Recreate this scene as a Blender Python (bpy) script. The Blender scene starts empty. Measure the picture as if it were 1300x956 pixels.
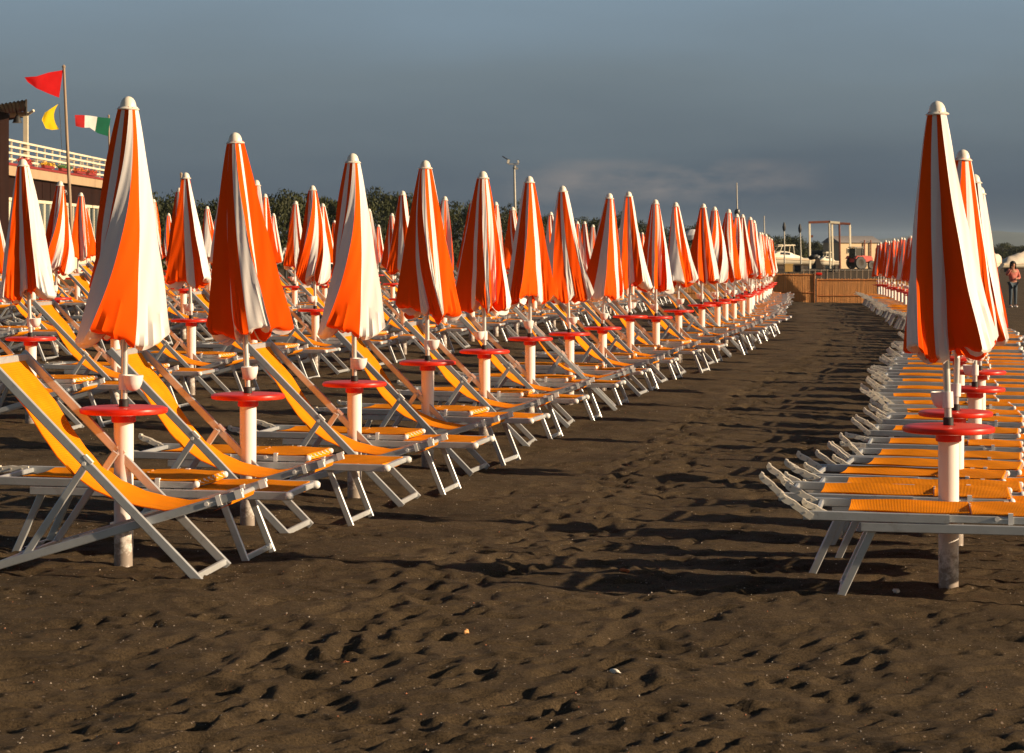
import bpy, bmesh, math, random
import numpy as np
from mathutils import Vector, Matrix

R = math.radians
scene = bpy.context.scene
COL = scene.collection
random.seed(7)
F = 3000.0      # focal length in photo pixels
HC = 1.68       # eye height
HZ = 312.0      # horizon row in the photo

def wx(px, d): return (px - 650.0) / F * d
def wz(py, d): return HC + (HZ - py) / F * d

# ------------------------------------------------------------------ materials
def mat(name, col, rough=0.6, metal=0.0, var=0.0, vscale=6.0, bump=0.0, bscale=60.0, spec=0.5, objvar=0.0, stretch=(1, 1, 1), trans=0.0, col2=None):
    m = bpy.data.materials.new(name); m.use_nodes = True
    nt = m.node_tree; N = nt.nodes; L = nt.links
    b = N['Principled BSDF']
    b.inputs['Roughness'].default_value = rough
    b.inputs['Metallic'].default_value = metal
    b.inputs['Specular IOR Level'].default_value = spec
    tc = N.new('ShaderNodeTexCoord'); mp = N.new('ShaderNodeMapping')
    mp.inputs['Scale'].default_value = stretch
    L.new(tc.outputs['Object'], mp.inputs['Vector'])
    n = N.new('ShaderNodeTexNoise'); n.inputs['Scale'].default_value = vscale; n.inputs['Detail'].default_value = 5
    L.new(mp.outputs['Vector'], n.inputs['Vector'])
    mx = N.new('ShaderNodeMix'); mx.data_type = 'RGBA'
    c = Vector(col)
    lo = tuple(c * (1 - var)) + (1,)
    hi = tuple(Vector(col2) if col2 else c * (1 + var * .6)) + (1,)
    mx.inputs[6].default_value = lo; mx.inputs[7].default_value = hi
    rmp = N.new('ShaderNodeMapRange'); rmp.inputs[1].default_value = .3; rmp.inputs[2].default_value = .7
    L.new(n.outputs['Fac'], rmp.inputs[0]); L.new(rmp.outputs[0], mx.inputs[0])
    out = mx.outputs[2]
    if objvar:
        oi = N.new('ShaderNodeObjectInfo'); hs = N.new('ShaderNodeHueSaturation')
        mr = N.new('ShaderNodeMapRange'); mr.inputs[3].default_value = 1 - objvar; mr.inputs[4].default_value = 1 + objvar
        L.new(oi.outputs['Random'], mr.inputs[0]); L.new(mr.outputs[0], hs.inputs['Value'])
        L.new(out, hs.inputs['Color']); out = hs.outputs['Color']
    L.new(out, b.inputs['Base Color'])
    if bump:
        n2 = N.new('ShaderNodeTexNoise'); n2.inputs['Scale'].default_value = bscale; n2.inputs['Detail'].default_value = 4
        L.new(mp.outputs['Vector'], n2.inputs['Vector'])
        bp = N.new('ShaderNodeBump'); bp.inputs['Strength'].default_value = bump; bp.inputs['Distance'].default_value = .01
        L.new(n2.outputs['Fac'], bp.inputs['Height']); L.new(bp.outputs['Normal'], b.inputs['Normal'])
    if trans:
        tr = N.new('ShaderNodeBsdfTranslucent'); L.new(out, tr.inputs['Color'])
        ms = N.new('ShaderNodeMixShader'); ms.inputs[0].default_value = trans
        L.new(b.outputs[0], ms.inputs[1]); L.new(tr.outputs[0], ms.inputs[2])
        L.new(ms.outputs[0], N['Material Output'].inputs['Surface'])
    return m

M = {}
M['cloth_orange'] = mat('orange_cloth', (.88, .085, .001), .85, var=.10, vscale=5, bump=.12, bscale=14, spec=.08, objvar=.05, trans=.05, stretch=(1, 1, .35))
M['cloth_white'] = mat('white_cloth', (.80, .77, .74), .75, var=.07, vscale=5, bump=.12, bscale=14, spec=.2, objvar=.03, trans=.06, stretch=(1, 1, .35))
M['plastic_cream'] = mat('cream_plastic', (.80, .74, .62), .38, var=.05, vscale=20)
M['plastic_white'] = mat('white_plastic', (.82, .79, .75), .4, var=.06, vscale=25)
M['post_white'] = mat('white_post_plastic', (.80, .76, .72), .5, var=.08, vscale=9, bump=.04, bscale=30, stretch=(1, 1, .3))
M['plastic_red'] = mat('red_plastic', (.66, .020, .003), .36, var=.12, vscale=8, objvar=.08, spec=.3)
M['alu'] = mat('painted_aluminium', (.50, .52, .53), .34, metal=.35, var=.08, vscale=14, objvar=.05, bump=.02, bscale=40)
M['alu_pole'] = mat('aluminium_tube', (.62, .62, .61), .3, metal=.55, var=.06, vscale=18)
M['black_rubber'] = mat('black_rubber', (.02, .02, .02), .6, var=.2)
M['steel_dark'] = mat('dark_steel', (.10, .10, .10), .4, metal=.7, var=.2)

def soil(m, col, lo, hi, amount, zmax=None):
    """dust or sand stuck to a surface in patches (optionally only near the foot of a post)"""
    N = m.node_tree.nodes; L = m.node_tree.links; b = N['Principled BSDF']
    src = b.inputs['Base Color'].links[0].from_socket
    tc = [n for n in N if n.type == 'TEX_COORD'][0]
    n = N.new('ShaderNodeTexNoise'); n.inputs['Scale'].default_value = 22; n.inputs['Detail'].default_value = 8; n.inputs['Roughness'].default_value = .7
    L.new(tc.outputs['Object'], n.inputs['Vector'])
    fac = n.outputs['Fac']
    if zmax:
        sp = N.new('ShaderNodeSeparateXYZ'); L.new(tc.outputs['Object'], sp.inputs[0])
        g = N.new('ShaderNodeMapRange'); g.inputs[1].default_value = 0; g.inputs[2].default_value = zmax; g.inputs[3].default_value = .28; g.inputs[4].default_value = -.12
        L.new(sp.outputs['Z'], g.inputs[0]); ad = N.new('ShaderNodeMath'); L.new(fac, ad.inputs[0]); L.new(g.outputs[0], ad.inputs[1]); fac = ad.outputs[0]
    r = N.new('ShaderNodeMapRange'); r.inputs[1].default_value = lo; r.inputs[2].default_value = hi; r.inputs[4].default_value = amount
    L.new(fac, r.inputs[0])
    x = N.new('ShaderNodeMix'); x.data_type = 'RGBA'; x.inputs[7].default_value = col + (1,)
    L.new(r.outputs[0], x.inputs[0]); L.new(src, x.inputs[6]); L.new(x.outputs[2], b.inputs['Base Color'])
soil(M['post_white'], (.16, .11, .07), .52, .72, .8, .28)
soil(M['plastic_red'], (.40, .22, .15), .50, .75, .22)
soil(M['alu'], (.22, .17, .12), .56, .74, .45)
soil(M['plastic_cream'], (.40, .34, .26), .54, .74, .5)

def weave(name, col):
    m = mat(name, col, .8, var=.12, vscale=9, spec=.1, objvar=.08, trans=.22)
    N = m.node_tree.nodes; L = m.node_tree.links
    b = N['Principled BSDF']
    tc = [n for n in N if n.type == 'TEX_COORD'][0]
    w = N.new('ShaderNodeTexWave'); w.inputs['Scale'].default_value = 45; w.bands_direction = 'X'; w.inputs['Distortion'].default_value = .6
    w2 = N.new('ShaderNodeTexWave'); w2.inputs['Scale'].default_value = 45; w2.bands_direction = 'Y'; w2.inputs['Distortion'].default_value = .6
    ad = N.new('ShaderNodeMath'); ad.operation = 'ADD'
    L.new(tc.outputs['Object'], w.inputs['Vector']); L.new(tc.outputs['Object'], w2.inputs['Vector'])
    L.new(w.outputs['Fac'], ad.inputs[0]); L.new(w2.outputs['Fac'], ad.inputs[1])
    bp = N.new('ShaderNodeBump'); bp.inputs['Strength'].default_value = .35; bp.inputs['Distance'].default_value = .004
    L.new(ad.outputs[0], bp.inputs['Height']); L.new(bp.outputs['Normal'], b.inputs['Normal'])
    return m
M['mesh_orange'] = weave('orange_mesh_fabric', (.92, .30, .004))

def simple(name, col, rough=.7, var=.12, vscale=3, **k): return mat(name, col, rough, var=var, vscale=vscale, **k)

# ------------------------------------------------------------------ mesh builder
class MB:
    def __init__(s): s.v = []; s.f = []; s.m = []; s.sm = []
    def add(s, vs, fs, mi=0, smooth=False):
        o = len(s.v); s.v += [tuple(p) for p in vs]
        for f in fs: s.f.append([i + o for i in f]); s.m.append(mi); s.sm.append(smooth)
    def box(s, c, size, mi=0, mtx=None):
        x, y, z = size[0] / 2, size[1] / 2, size[2] / 2
        vs = [Vector((a * x, b * y, d * z)) for d in (-1, 1) for b in (-1, 1) for a in (-1, 1)]
        if mtx: vs = [mtx @ p for p in vs]
        vs = [p + Vector(c) for p in vs]
        s.add(vs, [(0, 2, 3, 1), (4, 5, 7, 6), (0, 1, 5, 4), (2, 6, 7, 3), (0, 4, 6, 2), (1, 3, 7, 5)], mi)
    def bar(s, p0, p1, w, h, mi=0, side=(0, 1, 0), ch=.0035):
        """chamfered rectangular bar: w along `side`, h across it"""
        p0 = Vector(p0); p1 = Vector(p1); d = (p1 - p0).normalized()
        sd = Vector(side); sd = (sd - d * sd.dot(d)).normalized(); up = d.cross(sd)
        a, b = w / 2, h / 2; c = min(ch, a * .5, b * .5)
        pr = [(-a + c, -b), (a - c, -b), (a, -b + c), (a, b - c), (a - c, b), (-a + c, b), (-a, b - c), (-a, -b + c)]
        vs = [p + sd * x + up * y for p in (p0, p1) for x, y in pr]
        fs = [(i, (i + 1) % 8, 8 + (i + 1) % 8, 8 + i) for i in range(8)]
        fs += [tuple(range(7, -1, -1)), tuple(range(8, 16))]
        s.add(vs, fs, mi)
    def tube(s, p0, p1, r0, r1=None, n=12, mi=0, cap=True):
        r1 = r0 if r1 is None else r1
        p0 = Vector(p0); p1 = Vector(p1); d = (p1 - p0).normalized()
        x = d.orthogonal().normalized(); y = d.cross(x)
        vs = []
        for p, r in ((p0, r0), (p1, r1)):
            for i in range(n):
                a = 2 * math.pi * i / n; vs.append(p + x * math.cos(a) * r + y * math.sin(a) * r)
        s.add(vs, [(i, (i + 1) % n, n + (i + 1) % n, n + i) for i in range(n)], mi, True)
        if cap: s.add(vs[:n], [tuple(range(n - 1, -1, -1))], mi); s.add(vs[n:], [tuple(range(n))], mi)
    def lathe(s, prof, n=24, mi=0, c=(0, 0, 0), mtx=None, smooth=True):
        vs = []
        for r, z in prof:
            for i in range(n):
                a = 2 * math.pi * i / n; p = Vector((r * math.cos(a), r * math.sin(a), z))
                if mtx: p = mtx @ p
                vs.append(p + Vector(c))
        fs = []
        for k in range(len(prof) - 1):
            for i in range(n):
                j = (i + 1) % n
                fs.append((k * n + i, k * n + j, (k + 1) * n + j, (k + 1) * n + i))
        s.add(vs, fs, mi, smooth)
    def prism(s, poly, axis_vec, mi=0):
        """planar polygon (3D pts) swept by axis_vec"""
        n = len(poly); a = Vector(axis_vec)
        vs = [Vector(p) for p in poly] + [Vector(p) + a for p in poly]
        s.add(vs, [tuple(range(n - 1, -1, -1)), tuple(range(n, 2 * n))] + [(i, (i + 1) % n, n + (i + 1) % n, n + i) for i in range(n)], mi)
    def grid(s, P, mi=0, smooth=True, close=False):
        """P: rows of points"""
        nr, nc = len(P), len(P[0]); vs = [p for row in P for p in row]; fs = []
        for i in range(nr - 1):
            for j in range(nc if close else nc - 1):
                k = (j + 1) % nc
                fs.append((i * nc + j, i * nc + k, (i + 1) * nc + k, (i + 1) * nc + j))
        s.add(vs, fs, mi, smooth)
    def mesh(s, name, mats, sharp=None):
        me = bpy.data.meshes.new(name)
        me.from_pydata(s.v, [], s.f)
        for m in (mats if isinstance(mats, (list, tuple)) else [mats]): me.materials.append(m)
        me.polygons.foreach_set('material_index', s.m)
        me.polygons.foreach_set('use_smooth', s.sm)
        bm = bmesh.new(); bm.from_mesh(me); bmesh.ops.recalc_face_normals(bm, faces=bm.faces); bm.to_mesh(me); bm.free()
        if sharp: me.set_sharp_from_angle(angle=R(sharp))
        me.update(); return me

def link(name, data, parent=None, loc=None, rot=None):
    o = bpy.data.objects.new(name, data); COL.objects.link(o)
    if parent: o.parent = parent
    if loc is not None: o.location = loc
    if rot is not None: o.rotation_euler = rot
    return o
def part(name, mb, mats, parent, sharp=45, loc=None, rot=None): return link(name, mb.mesh(name, mats, sharp), parent, loc, rot)
def tag(o, label, cat, group=None):
    o['label'] = label; o['category'] = cat
    if group: o['group'] = group
    return o
def thing(name, label, cat, loc=(0, 0, 0), rz=0, group=None):
    o = bpy.data.objects.new(name, None); COL.objects.link(o); o.empty_display_size = .2
    o.location = loc; o.rotation_euler = (0, 0, rz)
    return tag(o, label, cat, group)
def struct(o, kind='structure'): o['kind'] = kind; return o
def kids(o): return [c for c in bpy.data.objects if c.parent == o]

# ------------------------------------------------------------------ terrain height
_gy = [-50, 8, 11.5, 13.8, 16, 20, 36, 41, 45, 50, 58.8, 65, 83, 89, 120, 260, 9000]
_gz = [.10, .09, .125, .05, .0, .01, .03, .0, -.05, -.1, -.2, -.27, -.36, -.42, -.46, -.42, -.42]
_ry = [-50, 11.66, 13.85, 15.87, 18.07, 20.27, 22.47, 24.65, 27.03, 29.24, 30.99, 33.56, 35.93, 37.97, 41.1, 45.3, 47.6, 58.8, 65.4, 83, 100, 9000]
_rx = [-13.8, -1.916, -1.547, -1.058, -.645, -.236, .172, .6, 1.036, 1.462, 1.89, 2.367, 2.886, 3.3, 3.76, 4.45, 4.8, 6.0, 6.95, 9.1, 11.1, 400]
def row_x(y): return np.interp(y, _ry, _rx)
def ground_z(x, y):
    q = x - row_x(y)
    f = np.clip((9000 - np.asarray(y)) / 8000., 0, 1) * np.clip(1.6 - np.asarray(y) / 400., 0, 1)
    f = f * np.where(q > 0, np.interp(y, [10.8, 14], [.48, 1.0]), 1.0)
    lat = np.where(q > 0, -.025 * np.minimum(q, 14), .03 * np.minimum(-q, 19)) * f
    return np.interp(y, _gy, _gz) + lat

_rs = np.random.RandomState(5)
_lat = _rs.rand(256, 256)
def vnoise(x, y):
    xi = np.floor(x).astype(int); yi = np.floor(y).astype(int); fx = x - xi; fy = y - yi
    fx = fx * fx * (3 - 2 * fx); fy = fy * fy * (3 - 2 * fy)
    a = _lat[xi & 255, yi & 255]; b = _lat[(xi + 1) & 255, yi & 255]; c = _lat[xi & 255, (yi + 1) & 255]; d = _lat[(xi + 1) & 255, (yi + 1) & 255]
    return (a * (1 - fx) + b * fx) * (1 - fy) + (c * (1 - fx) + d * fx) * fy - .5

def build_sand():
    ys = [0.0]
    y = 0.0
    while y < 7000:
        if y < 5: st = .12
        elif y < 40: st = .0021
        elif y < 130: st = .0045
        elif y < 400: st = .03
        else: st = .15
        y += st if y < 5 else st * (y + 1); ys.append(y)
    ys = np.array(ys)
    tf = np.arange(-.30, .3001, .0019)
    out = .30 + np.cumsum(np.geomspace(.004, .3, 34))
    ts = np.concatenate([-out[::-1], tf, out])
    X = ts[None, :] * (ys[:, None] + 1); Y = np.repeat(ys[:, None], len(ts), 1)
    Z = ground_z(X, Y)
    fade = np.clip(1 - (Y - 90) / 120., .15, 1)
    D = .05 * vnoise(X * .7, Y * .7) + .036 * vnoise(X * 1.9 + 9, Y * 1.9 + 3) + .013 * vnoise(X * 4.7 + 31, Y * 5.1) + .009 * vnoise(X * 10 + 5, Y * 11 + 77) + .009 * vnoise(X * 23, Y * 23 + 7) + .005 * vnoise(X * 41 + 3, Y * 43)
    # footprints and scuffs
    rs = np.random.RandomState(11)
    P = []
    for _ in range(5200):
        yy = 7.0 + rs.rand() ** 1.5 * 42; tt = rs.uniform(-.27, .27); P.append((tt * (yy + 1), yy, rs.uniform(.05, .12), rs.uniform(.028, .05), rs.uniform(.007, .024), rs.normal(.5, .5)))
    # walking trails along the aisle
    for tr in range(6):
        x0 = rs.uniform(-.5, 2.6); yy = 7.0 + rs.rand()
        while yy < 60:
            yy += rs.uniform(.28, .4)
            x0 += rs.normal(0, .03)
            cx = float(row_x(yy)) + 1.6 + x0 * .5 + (rs.rand() - .5) * .2
            P.append((cx, yy, rs.uniform(.09, .13), rs.uniform(.04, .055), rs.uniform(.014, .028), 1.35 + rs.normal(0, .25)))
    for (cx, cy, a, b, dep, ang) in P:
        rr = a * 3.0
        i0, i1 = np.searchsorted(ys, (cy - rr, cy + rr))
        j0, j1 = np.searchsorted(ts, ((cx - rr) / (cy + 1), (cx + rr) / (cy + 1)))
        if i1 - i0 < 2 or j1 - j0 < 2: continue
        xx = X[i0:i1, j0:j1] - cx; yv = Y[i0:i1, j0:j1] - cy
        c, s = math.cos(ang), math.sin(ang)
        q = np.sqrt(((xx * c + yv * s) / a) ** 2 + ((-xx * s + yv * c) / b) ** 2)
        D[i0:i1, j0:j1] += -dep * np.exp(-(q ** 4.5)) + dep * .22 * np.exp(-((q - 1.5) / .42) ** 2)
    Z = Z + D * fade
    nr, nc = X.shape
    co = np.stack([X, Y, Z], -1).reshape(-1, 3).astype(np.float32)
    idx = np.arange(nr * nc).reshape(nr, nc)
    q = np.stack([idx[:-1, :-1], idx[:-1, 1:], idx[1:, 1:], idx[1:, :-1]], -1).reshape(-1, 4)
    me = bpy.data.meshes.new('sand')
    me.vertices.add(len(co)); me.vertices.foreach_set('co', co.ravel())
    me.loops.add(q.size); me.loops.foreach_set('vertex_index', q.ravel().astype(np.int32))
    me.polygons.add(len(q)); me.polygons.foreach_set('loop_start', np.arange(0, q.size, 4, dtype=np.int32))
    me.polygons.foreach_set('use_smooth', np.ones(len(q), bool))
    me.update(calc_edges=True)
    # material
    m = bpy.data.materials.new('dark_sand'); m.use_nodes = True
    nt = m.node_tree; N = nt.nodes; L = nt.links; b = N['Principled BSDF']
    b.inputs['Roughness'].default_value = .9; b.inputs['Specular IOR Level'].default_value = .15
    tc = N.new('ShaderNodeTexCoord')
    n1 = N.new('ShaderNodeTexNoise'); n1.inputs['Scale'].default_value = 1.3; n1.inputs['Detail'].default_value = 8; n1.inputs['Roughness'].default_value = .65
    L.new(tc.outputs['Object'], n1.inputs['Vector'])
    r1 = N.new('ShaderNodeValToRGB')
    r1.color_ramp.elements[0].position = .3; r1.color_ramp.elements[0].color = (.047, .0325, .0175, 1)
    r1.color_ramp.elements[1].position = .72; r1.color_ramp.elements[1].color = (.104, .073, .040, 1)
    L.new(n1.outputs['Fac'], r1.inputs[0])
    n2 = N.new('ShaderNodeTexNoise'); n2.inputs['Scale'].default_value = 110; n2.inputs['Detail'].default_value = 6; n2.inputs['Roughness'].default_value = .85
    L.new(tc.outputs['Object'], n2.inputs['Vector'])
    mr = N.new('ShaderNodeMapRange'); mr.inputs[1].default_value = .36; mr.inputs[2].default_value = .64; mr.inputs[3].default_value = .35; mr.inputs[4].default_value = 1.8
    L.new(n2.outputs['Fac'], mr.inputs[0])
    mu = N.new('ShaderNodeVectorMath'); mu.operation = 'SCALE'
    L.new(r1.outputs[0], mu.inputs[0]); L.new(mr.outputs[0], mu.inputs['Scale'])
    vo = N.new('ShaderNodeTexVoronoi'); vo.inputs['Scale'].default_value = 42; vo.inputs['Randomness'].default_value = 1
    L.new(tc.outputs['Object'], vo.inputs['Vector'])
    sep = N.new('ShaderNodeSeparateColor'); L.new(vo.outputs['Color'], sep.inputs[0])
    lt = N.new('ShaderNodeMath'); lt.operation = 'LESS_THAN'
    m2 = N.new('ShaderNodeMath'); m2.operation = 'MULTIPLY'; m2.inputs[1].default_value = .26
    pw = N.new('ShaderNodeMath'); pw.operation = 'POWER'; pw.inputs[1].default_value = 4
    L.new(sep.outputs[0], pw.inputs[0]); L.new(pw.outputs[0], m2.inputs[0])
    L.new(vo.outputs['Distance'], lt.inputs[0]); L.new(m2.outputs[0], lt.inputs[1])
    mx = N.new('ShaderNodeMix'); mx.data_type = 'RGBA'; mx.inputs[7].default_value = (.26, .20, .15, 1)
    L.new(lt.outputs[0], mx.inputs[0]); L.new(mu.outputs[0], mx.inputs[6]); L.new(mx.outputs[2], b.inputs['Base Color'])
    n3 = N.new('ShaderNodeTexNoise'); n3.inputs['Scale'].default_value = 40; n3.inputs['Detail'].default_value = 8; n3.inputs['Roughness'].default_value = .8
    L.new(tc.outputs['Object'], n3.inputs['Vector'])
    bp = N.new('ShaderNodeBump'); bp.inputs['Strength'].default_value = 1.0; bp.inputs['Distance'].default_value = .025
    L.new(n3.outputs['Fac'], bp.inputs['Height']); L.new(bp.outputs['Normal'], b.inputs['Normal'])
    me.materials.append(m)
    o = struct(link('sand', me))
    def zat(x, y):
        i = int(np.clip(np.searchsorted(ys, y), 1, nr - 1)); j = int(np.clip(np.searchsorted(ts, x / (y + 1)), 1, nc - 1))
        return float(Z[i, j])
    return zat
sand_z = build_sand()

# shell and gravel bits on the near sand: one uncountable mass
def debris():
    rs = random.Random(3); mb = MB()
    for _ in range(5200):
        y = 7.2 + rs.random() ** 1.7 * 22; x = rs.uniform(-.25, .25) * (y + 1)
        s = rs.choice([.002, .0025, .003, .003, .004, .0055]) * rs.uniform(.6, 1.1)
        z = sand_z(x, y) + s * .3
        mi = rs.choices([0, 1, 2], [5, 2, 4])[0]
        vs = [Vector((x + s * rs.uniform(.6, 1.2) * a, y + s * rs.uniform(.6, 1.2) * b, z + s * c * .7)) for a, b, c in ((1, 0, 0), (0, 1, 0), (-1, 0, 0), (0, -1, 0), (.2, .1, 1), (0, 0, -1))]
        mb.add(vs, [(0, 1, 4), (1, 2, 4), (2, 3, 4), (3, 0, 4), (1, 0, 5), (2, 1, 5), (3, 2, 5), (0, 3, 5)], mi)
    o = link('shell_gravel', mb.mesh('shell_gravel', [simple('pale_shell', (.45, .38, .30)), simple('terracotta_chip', (.35, .13, .06)), simple('grey_pebble', (.16, .14, .12))]))
    struct(o, 'stuff')
debris()
for (px, d, s, colr, nm, lab, c) in ((1137, 10.85, .022, (.55, .5, .45), 'sea_shell', 'pale broken sea shell lying on the dark sand below the front right sunbed', 'shell'),
                                (590, 9.75, .02, (.62, .32, .12), 'dry_leaf', 'curled orange dry leaf standing on the sand in the open foreground', 'leaf'),
                                (792, 11.5, .02, (.45, .12, .03), 'brick_chip', 'orange brick chip on the sand beside the front sunbed shadow', 'stone'),
                                (780, 8.85, .018, (.7, .66, .58), 'bone_shell', 'long white shell fragment lying nearest the viewer on the sand', 'shell'),
                                (438, 9.1, .018, (.45, .13, .05), 'tile_chip', 'rust coloured tile chip on the sand left of the open foreground', 'stone')):
    mb = MB(); x = wx(px, d); z = sand_z(x, d); rs = random.Random(px)
    prof = [(0.01, 0), (s * .8, s * .1), (s, s * .3), (s * .7, s * .6), (0.004, s * .75)]
    mb.lathe(prof, 9, 0, (0, 0, 0), Matrix.Rotation(rs.uniform(.2, .8), 3, 'X') @ Matrix.Diagonal((1.5, .7, 1)))
    mb.v = [(v[0] + rs.uniform(-1, 1) * s * .3, v[1] + rs.uniform(-1, 1) * s * .3, v[2] + rs.uniform(-1, 1) * s * .22) for v in mb.v]
    o = link(nm, mb.mesh(nm, simple(nm, colr, bump=.3)), None, (x, d, z + .004)); o.rotation_euler = (0, 0, rs.uniform(0, 3)); tag(o, lab, c)

# ------------------------------------------------------------------ parasol
TOP = 2.245
def canopy_mesh(seed):
    rs = random.Random(seed); n = 14; sub = 8
    w = [rs.uniform(.5, 1.9) if rs.random() < .6 else rs.uniform(.10, .35) for _ in range(n)]
    w = [x * (1.22 if i % 2 == 0 else .84) for i, x in enumerate(w)]
    tot = sum(w); w = [x / tot * 2 * math.pi for x in w]
    a0 = [2 * math.pi * i / n + rs.uniform(-.08, .08) for i in range(n)]
    acc = rs.uniform(-.3, .3); a1 = []
    for i in range(n): a1.append(acc); acc += w[i]
    sh = sum(a1[i] - a0[i] for i in range(n)) / n; tw = rs.choice([-1, 1]) * rs.uniform(.15, .75)
    a1 = [a - sh + tw for a in a1]
    off = [(1 if (i // 2) % 2 == i % 2 else -1) * rs.uniform(.2, 1.0) for i in range(n)]
    off = [o * (1.55 if o < 0 else .9) for o in off]
    flap = 2 * rs.randrange(n // 2); hem = [rs.uniform(-.075, .05) for _ in range(n)]
    pw = [rs.uniform(.8, 1.6) for _ in range(n)]
    bul = [rs.uniform(-.02, .09) for _ in range(n)]
    sway = (rs.uniform(-.02, .02), rs.uniform(-.02, .02)); rad = rs.uniform(.184, .210)
    ph = [rs.uniform(0, 6.28) for _ in range(6)]
    rows = []; mats_cols = []
    NT = 40
    steps = [(i / NT, 1, 0) for i in range(NT + 1)]
    steps += [(1, .97, -.012), (1, .90, -.022), (1, .78, -.022), (1, .62, -.008), (1, .46, .03), (1, .30, .07)]
    for si, (t, cf, dz) in enumerate(steps):
        Rt = (.043 + (rad - .043) * (t ** .88)) * cf
        A = .17 + .23 * t
        B = []
        for i in range(n):
            tt = t ** pw[i]
            ang = a0[i] + (a1[i] - a0[i]) * tt
            r = Rt * (1 + A * off[i] + (.34 * t * t if i == flap else 0))
            B.append((ang, r, i))
        row = []
        for i in range(n):
            an, r, _ = B[i]; an2, r2, _ = B[(i + 1) % n]
            p = Vector((r * math.cos(an), r * math.sin(an))); q = Vector((r2 * math.cos(an2), r2 * math.sin(an2)))
            nrm = Vector((q.y - p.y, p.x - q.x)); ln = nrm.length
            if ln: nrm /= ln
            h0 = hem[i]; h1 = hem[(i + 1) % n]
            for k in range(sub):
                s = k / sub
                bu = bul[i] * ln * (.4 + t) * 4 * s * (1 - s)
                wr = .0035 * t * math.sin(17 * t + 9 * s + ph[i % 6] + i) + .006 * t ** 4 * math.sin(23 * s + ph[(i + 2) % 6])
                xy = p.lerp(q, s) + nrm * (bu + wr)
                hz = (h0 + (h1 - h0) * s) - .03 * 4 * s * (1 - s) * (1 if i % 3 else -.6)
                z = TOP - (1.082 - hz) * t + dz
                if si > NT + 1: z += .012 * math.sin(5.3 * (i * sub + k) + ph[k % 6]) * (si - NT) * .35
                c = t * t
                row.append(Vector((xy.x + sway[0] * c, xy.y + sway[1] * c, z)))
        rows.append(row)
    me = bpy.data.meshes.new('canopy'); nc = n * sub
    vs = [p - Vector((0, 0, .75)) for r in rows for p in r]; fs = []; mi = []
    for i in range(len(rows) - 1):
        for j in range(nc):
            k = (j + 1) % nc; fs.append((i * nc + j, i * nc + k, (i + 1) * nc + k, (i + 1) * nc + j)); mi.append((j // sub) % 2)
    me.from_pydata(vs, [], fs)
    me.materials.append(M['cloth_orange']); me.materials.append(M['cloth_white'])
    me.polygons.foreach_set('material_index', mi); me.polygons.foreach_set('use_smooth', [True] * len(fs))
    bm = bmesh.new(); bm.from_mesh(me); bmesh.ops.recalc_face_normals(bm, faces=bm.faces); bm.to_mesh(me); bm.free()
    me.set_sharp_from_angle(angle=R(38)); me.update()
    me['flap'] = a1[flap] + w[flap] * .4
    return me
CANOPY = [canopy_mesh(s) for s in (3, 8, 12, 21, 34, 42, 57, 63)]

def cap_mesh():
    mb = MB(); z = -.75
    mb.lathe([(.010, 2.230), (.054, 2.231), (.056, 2.235), (.050, 2.240), (.041, 2.245), (.039, 2.258), (.034, 2.274), (.025, 2.287), (.013, 2.295), (.0015, 2.298)], 20)
    mb.v = [(a, b, c + z) for a, b, c in mb.v]
    return mb.mesh('cap', M['plastic_cream'], 40)
CAP = cap_mesh()
mb = MB(); mb.tube((0, 0, -.02), (0, 0, 1.49), .0175, n=14); POLE = mb.mesh('pole', M['alu_pole'], 40)
mb = MB(); mb.lathe([(.018, .012), (.024, .012), (.025, .05), (.018, .055)], 14); COLLAR = mb.mesh('collar', M['black_rubber'], 40)
mb = MB()
mb.lathe([(.004, -.05), (.018, -.048), (.034, -.036), (.045, -.012), (.050, .018), (.051, .026), (.047, .028), (.044, .018), (.038, -.008), (.02, -.03), (.004, -.034)], 18, c=(.045, 0, .145))
mb.lathe([(.0178, .10), (.027, .10), (.027, .175), (.0178, .175)], 14)
CUP = mb.mesh('cup', M['plastic_white'], 40)
mb = MB(); mb.lathe([(.030, .748), (.035, .768), (.165, .766), (.200, .765), (.213, .760), (.217, .749), (.213, .737), (.200, .733), (.058, .733), (.052, .72)], 40); TABLE = mb.mesh('table', M['plastic_red'], 40)
mb = MB(); mb.lathe([(.030, .745), (.060, .7325), (.061, .695), (.056, .690), (.04, .69)], 24); HUB = mb.mesh('table_collar', M['plastic_red'], 40)
mb = MB(); mb.lathe([(.001, -.35), (.046, -.35), (.0475, .3), (.049, .693), (.03, .694)], 24); POST = mb.mesh('post', M['post_white'], 40)

ORD = ['', 'first', 'second', 'third', 'fourth', 'fifth', 'sixth', 'seventh', 'eighth', 'ninth', 'tenth', 'eleventh', 'twelfth', 'thirteenth', 'fourteenth', 'fifteenth', 'sixteenth',
       'seventeenth', 'eighteenth', 'nineteenth', 'twentieth', 'twenty-first', 'twenty-second', 'twenty-third', 'twenty-fourth', 'twenty-fifth', 'twenty-sixth', 'twenty-seventh', 'twenty-eighth', 'twenty-ninth', 'thirtieth']
ROWNAME = {-1: 'row right of aisle', 0: 'row left of aisle', 1: 'second row left of aisle', 2: 'third row left of aisle', 3: 'fourth row left of aisle', 4: 'fifth row left of aisle'}

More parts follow.
